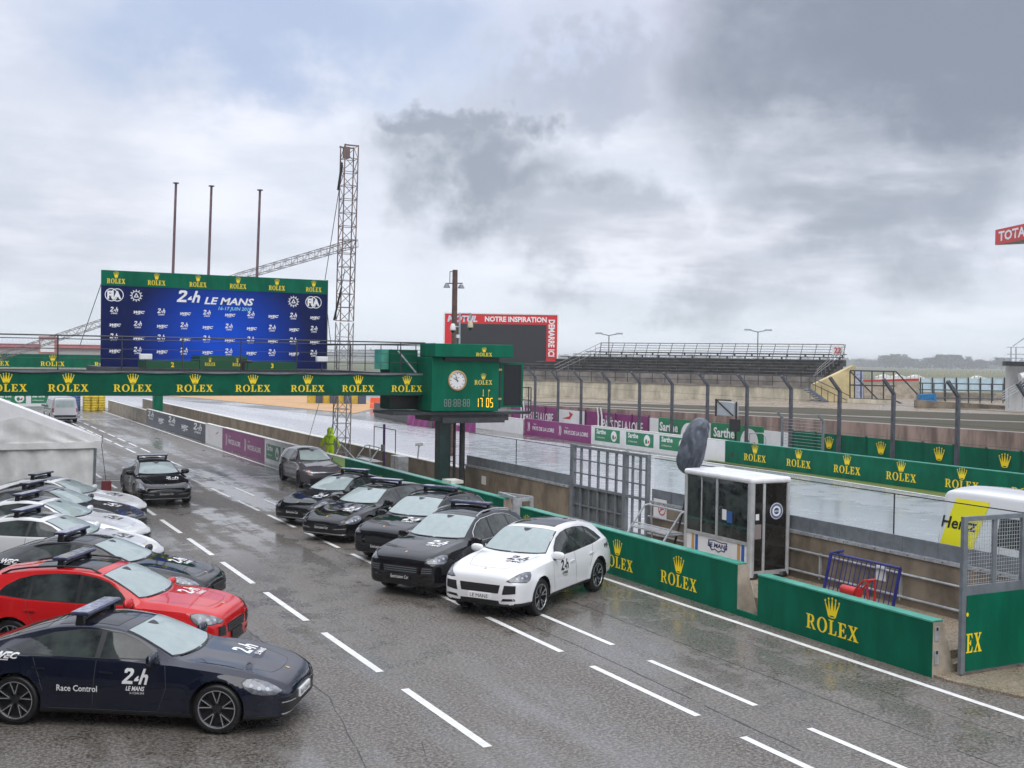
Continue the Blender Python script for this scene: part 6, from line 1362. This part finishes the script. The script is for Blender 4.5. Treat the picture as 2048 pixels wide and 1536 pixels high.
wallpx('blue plastic cover on the wall right of the grandstand', [(1842, 789), (1872, 788), (1874, 802), (1841, 802)], 86, .8, mat('blue_cover', (.01, .16, .38), .4, var=.4, vscale=3), 'blue_cover', 'cover')
wallpx('pale low wall running behind the steel enclosure', [(1728, 768), (1836, 768), (1836, 812), (1728, 798)], 104, .5, CONC_L)
hb = thing('field_fence', 'long pale post fence at the edge of the far meadow', 'fence', at(1800, 750, 180)); o_ = hb.location; m = MB()
for i in range(40): a_ = at(1725 + i * 8.0, 741, 180) - o_; b_ = at(1725 + i * 8.0, 757, 180) - o_; m.tube(a_, b_, .10 if i % 4 == 0 else .045, 5)
for y_ in (742, 748, 754): m.tube(at(1720, y_, 180) - o_, at(2060, y_ + 2, 180) - o_, .03, 4)
m.build('posts', mat('pale_post', (.42, .40, .30), .6), hb)
# white building and red canopy on the right edge
wbld = thing('white_building', 'white control building with roof railing at the right edge', 'building', at(2020, 812, 76)); o_ = wbld.location; n_ = Vector((o_.x, o_.y, 0)).normalized()
P = [at(2011, 728, 76), at(2110, 731, 76), at(2110, 830, 76), at(2011, 810, 76)]; P[2].z = P[3].z = .8
m = MB(); m.add([p - o_ for p in P] + [p - o_ + n_ * 7 for p in P], [(0, 1, 2, 3), (7, 6, 5, 4), (0, 4, 5, 1), (1, 5, 6, 2), (2, 6, 7, 3), (3, 7, 4, 0)]); m.build('wall', mat('white_cladding', (.55, .55, .55), .5, var=.12, vscale=1.2, stretch=(3, 3, .3)), wbld)
m = MB(); m.bar(at(2008, 727, 75.5) - o_, at(2110, 730, 75.5) - o_, .5, .3); m.build('roof_edge', STEEL_D, wbld); m = MB()
for y_ in (694, 708, 716): m.tube(at(2014, y_, 75.8) - o_, at(2110, y_ + 1, 75.8) - o_, .03, 5)
for px in (2022, 2032, 2050, 2075): m.tube(at(px, 694, 75.8) - o_, at(px, 734, 75.8) - o_, .04, 5)
m.tube(at(2026, 692, 75.8) - o_, at(2060, 668, 75.8) - o_, .04); m.build('roof_railing', STEEL_L, wbld)
MB().tube(at(2040, 756, 75.4) - o_, at(2056, 752, 75.4) - o_, .32, 14).build('floodlight', WHITEB, wbld); MB().tube(at(2036, 772, 75.4) - o_, at(2052, 766, 75.4) - o_, .22, 12).build('small_floodlight', STEEL_D, wbld)
m = MB()
for q in (0, 6, 12, 18): m.tube(at(2005, 799 - q * .8, 75) - o_, at(2056, 770 - q, 75) - o_, .03, 5)
for px in (2018, 2045): m.tube(at(px, 775, 75) - o_, at(px, 815, 75) - o_, .035, 5)
m.build('stair_rail', STEEL_L, wbld)
cn = thing('red_canopy', 'red canopy end with white TOT lettering at the right edge', 'canopy', at(1990, 490, 70)); o_ = cn.location
c0, c1, c2_, c3_ = at(1990, 460, 70), at(1990, 490, 70), at(2140, 492, 62), at(2140, 436, 62); c2_.z = c1.z; c3_.z = c0.z
dr_ = (c2_ - c1); dr_.z = 0; Ld = dr_.length; dr_.normalize(); bkv = Vector((dr_.y, -dr_.x, 0)); bkv = bkv if bkv.dot(FW) > 0 else -bkv; hh = c0.z - c1.z
REDC = mat('red_fascia', (.56, .012, .018), .35); m = MB(); m.add([Vector((0, 0, 0)), dr_ * Ld, dr_ * Ld + Vector((0, 0, hh)), Vector((0, 0, hh)), bkv * .2, dr_ * Ld + bkv * .2, dr_ * Ld + bkv * .2 + Vector((0, 0, hh)), bkv * .2 + Vector((0, 0, hh))], [(0, 1, 2, 3), (7, 6, 5, 4), (0, 4, 5, 1), (1, 5, 6, 2), (2, 6, 7, 3), (3, 7, 4, 0)]); m.build('fascia', REDC, cn)
m = MB(); m.add([bkv * .21, dr_ * Ld + bkv * .21, dr_ * Ld + bkv * 9, bkv * .21 + dr_ * .1 + bkv * .1] + [v + Vector((0, 0, hh * .96)) for v in (bkv * .21, dr_ * Ld + bkv * .21, dr_ * Ld + bkv * 9, bkv * .21 + dr_ * .1 + bkv * .1)], [(3, 2, 1, 0), (4, 5, 6, 7), (0, 1, 5, 4), (1, 2, 6, 5), (2, 3, 7, 6), (3, 0, 4, 7)]); m.build('soffit', STEEL, cn)
TT = text('TOTAL', .03); on('lettering', TT[0], WHITE, cn, dr_ * (.42 + TT[1] * hh * .85 * .5) - bkv * .01 + Vector((0, 0, hh * .22)), dr_, (0, 0, 1), hh * .85, hh * .60)
m = MB(); m.tube(dr_ * (Ld - .5) + bkv * 2 + Vector((0, 0, -c1.z)), dr_ * (Ld - .5) + bkv * 2, .3); m.build('column', STEEL, cn)
# ================================================================== big red framed screen, lamps
D_ = 128
ms = thing('video_screen', 'large dark video screen in a red frame with white lettering beyond the track', 'screen', at(1003, 740, D_)); o_ = ms.location; o_.z = 0; ms.location = o_
tl, tr2, bl, br = at(890, 627, D_), at(1115, 628, D_), at(891, 742, D_), at(1115, 741, D_); rx = (tr2 - tl); rx.z = 0; Wd = rx.length; rx.normalize(); nb = Vector((-rx.y, rx.x, 0)); z1, z0 = tl.z, bl.z; Hh = z1 - z0; O2 = Vector((tl.x, tl.y, 0)) - o_
def mbox(a, b, y0, y1): return MB().obox(O2 + rx * ((a[0] + b[0]) / 2) + nb * ((y0 + y1) / 2) + Vector((0, 0, (a[1] + b[1]) / 2)), rx * ((b[0] - a[0]) / 2), nb * ((y1 - y0) / 2), (0, 0, (b[1] - a[1]) / 2))
REDM = mat('red_frame', (.62, .012, .02), .4)
mbox((0, z0), (Wd, z1), .05, 1.2).build('frame', REDM, ms); mbox((Wd * .09, z0 + .0), (Wd * .905, z1 - Hh * .17), -.01, .04).build('dark_screen', mat('off_screen', (.020, .021, .026), .5, var=.15, vscale=30), ms)
mbox((-.15, z0), (0, z1 + .15), 0, .3).build('frame_edge', WHITEB, ms); mbox((0, z1), (Wd + .15, z1 + .13), 0, .3).build('frame_edge', WHITEB, ms); mbox((Wd, z0), (Wd + .15, z1), 0, .3).build('frame_edge', WHITEB, ms)
T1, T2, T3 = text('MOTUL', .05, .25), text('NOTRE INSPIRATION', .035), text('DEMARRE ICI', .035)
on('lettering', T1[0], mat('silver_lettering', (.60, .60, .66), .4), ms, O2 + rx * (Wd * .155) - nb * .01 + Vector((0, 0, z1 - Hh * .135)), rx, (0, 0, 1), Wd * .27 / T1[1], Hh * .10)
on('lettering', T2[0], WHITE, ms, O2 + rx * (Wd * .63) - nb * .01 + Vector((0, 0, z1 - Hh * .125)), rx, (0, 0, 1), Wd * .55 / T2[1], Hh * .085)
on('lettering', T3[0], WHITE, ms, O2 + rx * (Wd * .925) - nb * .01 + Vector((0, 0, z1 - Hh * .40)), (0, 0, -1), rx, Hh * .64 / T3[1], Wd * .052)
m = MB()
for q in (.15, .5, .85): m.bar(O2 + rx * (Wd * q) + nb * .8, O2 + rx * (Wd * q) + nb * .8 + Vector((0, 0, z0)), .4)
m.build('leg', STEEL_D, ms)
LBL = ('double-headed street lamp above the left half of the grandstand', 'double-headed street lamp above the right half of the grandstand')
for i, px in enumerate((1218, 1516)):
    tp, bt = at(px, 671 if i == 0 else 664, 140), at(px, 735, 140); t = thing('street_lamp', LBL[i], 'lamp', (tp.x, tp.y, 0), 0, 'double street lamps behind the grandstand'); m = MB(); m.tube((0, 0, 0), (0, 0, tp.z), .10, 6, .07)
    for s in (-1, 1): m.tube((0, 0, tp.z), RT * (s * 1.05) + Vector((0, 0, tp.z + .22)), .06, 5)
    m.build('column', STEEL, t)
    for s in (-1, 1): MB().obox(RT * (s * 1.25) + Vector((0, 0, tp.z + .25)), RT * .42, FW * .15, (0, 0, .09)).build('lamp_head', STEEL_L, t)
# ================================================================== far left: boards at the pit entry, tyre stacks
t = thing('track_barrier', 'white barrier with green department boards at the far end of the pit lane', 'barrier', (8, 118.5, 0), R(0)); MB().box((-16, 0, 0), (5.5, .5, 1.45)).build('wall', WHITEB, t)
for i in range(6): sarthe(t, (3.0 - i * 2.95, -.003, .80), FY, 2.5, 1.0)
def tyres(x, y, mm, label):
    t = thing('tyre_stack', label, 'tyre stack', (x, y, 0))
    for i in range(6):
        m = MB()
        for a in (-.62, 0, .62):
            for b in (0, .6): m.lathe([(.16, .02), (.28, .0), (.32, .06), (.32, .16), (.28, .22), (.16, .20)], 12, (a, b, i * .225))
        m.build('tyre_layer', mm, t, True)
tyres(14.25, 109.0, mat('yellow_tyre', (.62, .46, .03), .5, var=.3), 'yellow painted tyre stack at the end of the bare concrete wall'); tyres(12.2, 109.6, mat('blue_tyre', (.06, .11, .27), .5, var=.3), 'blue painted tyre stack between the yellow one and the white boards')
# ================================================================== far background
m = MB(); far = []
PINK = mat('faded_red_cladding', (.42, .09, .09), .6, var=.2, vscale=.3); fl = thing('far_grandstand', 'long low red and white grandstand far off on the left', 'grandstand', at(60, 708, 420)); o_ = fl.location; o_.z = 0; fl.location = o_
a_, b_ = at(-60, 700, 420) - o_, at(420, 700, 420) - o_; d_ = (b_ - a_); d_.z = 0; Lf = d_.length; d_.normalize(); n2_ = Vector((-d_.y, d_.x, 0))
MB().obox(a_ + d_ * Lf / 2 + n2_ * 8 + Vector((0, 0, 3.2 - a_.z)), d_ * Lf / 2, n2_ * 8, (0, 0, 3.2)).build('base', mat('faded_white_cladding', (.45, .40, .40), .6), fl); MB().obox(a_ + d_ * Lf / 2 + n2_ * 6 + Vector((0, 0, 7.0 - a_.z)), d_ * Lf / 2, n2_ * 7, (0, 0, .9)).build('roof', PINK, fl)
q = at(98, 700, 420) - o_; MB().obox(Vector((q.x, q.y, 7.5)) - n2_ * .6, d_ * 3.2, n2_ * .8, (0, 0, 3.2)).build('red_frame_screen', PINK, fl); MB().obox(Vector((q.x, q.y, 7.2)) - n2_ * 1.5, d_ * 2.5, n2_ * .1, (0, 0, 2.2)).build('screen', WHITEB, fl)
# tree lines: each far clump is leaf clusters through the crown's volume
LEAFD = mat('far_foliage', (.035, .055, .025), .85, var=.4, vscale=.1); BARK = mat('bark', (.06, .045, .035), .8)
def tree(p, h, w, label, seed, group):
    r = random.Random(seed); t = thing('tree', label, 'tree', (p.x, p.y, 0), r.uniform(0, 6), group); V, Fc = [], []
    lobes = [(Vector((r.uniform(-.55, .55) * w, r.uniform(-.55, .55) * w, h * r.uniform(.35, .86))), r.uniform(.22, .42) * w) for _ in range(16)]
    for c, rad in lobes:
        for _ in range(46):
            d = Vector((r.gauss(0, 1), r.gauss(0, 1), r.gauss(0, 1))).normalized() * rad * r.uniform(.5, 1.05); s = w * r.uniform(.035, .075); u = Vector((r.gauss(0, 1), r.gauss(0, 1), r.gauss(0, 1))).normalized(); v = u.orthogonal().normalized(); k = len(V); q = c + d
            if q.z > h: q.z = h - r.uniform(0, .5)
            V += [q - u * s - v * s * .6, q + u * s - v * s * .5, q + u * s * .8 + v * s, q - u * s * .9 + v * s * .8]; Fc.append((k, k + 1, k + 2, k + 3))
    me = bpy.data.meshes.new('crown'); me.from_pydata(V, [], Fc); link('crown', me, LEAFD, t)
    mb = MB(); mb.tube((0, 0, 0), (0, 0, h * .6), w * .05, 7, w * .025)
    for i in range(4): a = i * 1.6 + seed; mb.tube((0, 0, h * (.3 + .07 * i)), (math.cos(a) * w * .4, math.sin(a) * w * .4, h * (.55 + .08 * i)), w * .022, 5, w * .01)
    mb.build('trunk', BARK, t)
TL = ['tall rounded tree of the far clump right of the grandstand', 'broad tree in the far clump behind the meadow', 'far tree with a ragged crown beyond the meadow']
for i, (px, top, wd, dd) in enumerate(((1780, 712, 7.5, 560), (1800, 709, 6.5, 570), (1818, 718, 6, 560), (1838, 719, 6, 575), (1860, 716, 6, 580), (1885, 710, 8, 550), (1905, 711, 7, 560), (1925, 713, 6.5, 570), (1948, 720, 6, 565), (1968, 722, 5, 575), (2003, 716, 6, 540), (1745, 722, 6, 640), (1725, 721, 6, 650))):
    tp = at(px, top, dd * 3.0); tree(tp, tp.z, wd * 3.0, 'tree in the far hazy clump beyond the meadow right of the grandstand', 20 + i, 'far trees beyond the meadow')
V, Fc = [], []; r = random.Random(5)
for i in range(9000):
    px = r.uniform(-150, 2250); d = r.uniform(2000, 3000); p = at(px, 720, d); hh_ = (5 + 7 * abs(mnoise.noise(Vector((px * .006, 2, 0)))) + 5 * abs(mnoise.noise(Vector((px * .03, 7, 0))))) * (d / 1700)
    s = r.uniform(1.2, 3.2) * d / 900; z = r.uniform(0, 1) ** .7 * hh_; u = Vector((r.gauss(0, 1), r.gauss(0, 1), r.gauss(0, .7))).normalized(); v = u.orthogonal().normalized(); q = Vector((p.x, p.y, z)); k = len(V)
    V += [q - u * s - v * s, q + u * s - v * s, q + u * s + v * s, q - u * s + v * s]; Fc.append((k, k + 1, k + 2, k + 3))
me = bpy.data.meshes.new('far_wood'); me.from_pydata(V, [], Fc); tag(link('far_wood', me, LEAFD), 'low hazy belt of woods along the horizon', 'woods', None, 'stuff')
V, Fc = [], []; n_h = 120; bm = MB()
hp = []
for i in range(n_h + 1):
    px = -250 + 2600 * i / n_h; p = at(px, 720, 3000); hz = 7 + 11 * (.5 + .5 * mnoise.noise(Vector((i * .11, 3, 0)))); hp.append((p.x, p.y, hz))
mb = MB()
for a_, b_ in zip(hp, hp[1:]): mb.add([(a_[0], a_[1], -1), (b_[0], b_[1], -1), (b_[0] * 1.05, b_[1] * 1.05, b_[2]), (a_[0] * 1.05, a_[1] * 1.05, a_[2]), (b_[0] * 1.2, b_[1] * 1.2, -1), (a_[0] * 1.2, a_[1] * 1.2, -1)], [(0, 1, 2, 3), (3, 2, 4, 5)])
struct('hills', mb, mat('wooded_hill', (.045, .06, .03), .9, var=.3, vscale=.01, world=True))
# tent row and small white roofs in the meadow
for i, (px, py) in enumerate(((1772, 738), (1800, 739), (1835, 737), (1960, 738))):
    p = at(px, py, 380); tag(MB().prism([(-2.5, 0), (2.5, 0), (2.5, 1.2), (0, 2.0), (-2.5, 1.2)], (p.x, p.y, 0), tuple(RT), (0, 0, 1), (1.5, 3, 0)).build('white_tent', WHITEB), 'tiny white tent far off in the meadow', 'tent', 'white tents in the meadow')
# ================================================================== haze
hzm = bpy.data.materials.new('haze'); hzm.use_nodes = True; hn = hzm.node_tree; hn.nodes.clear(); ho = hn.nodes.new('ShaderNodeOutputMaterial'); hv = hn.nodes.new('ShaderNodeVolumePrincipled')
hv.inputs['Color'].default_value = (.93, .95, .97, 1); hv.inputs['Density'].default_value = .00038; hv.inputs['Anisotropy'].default_value = .2; hn.links.new(hv.outputs[0], ho.inputs['Volume'])
hb_ = MB().box((-3500, -500, -2), (4500, 6500, 19.6)).build('haze', hzm); tag(hb_, kind='stuff')
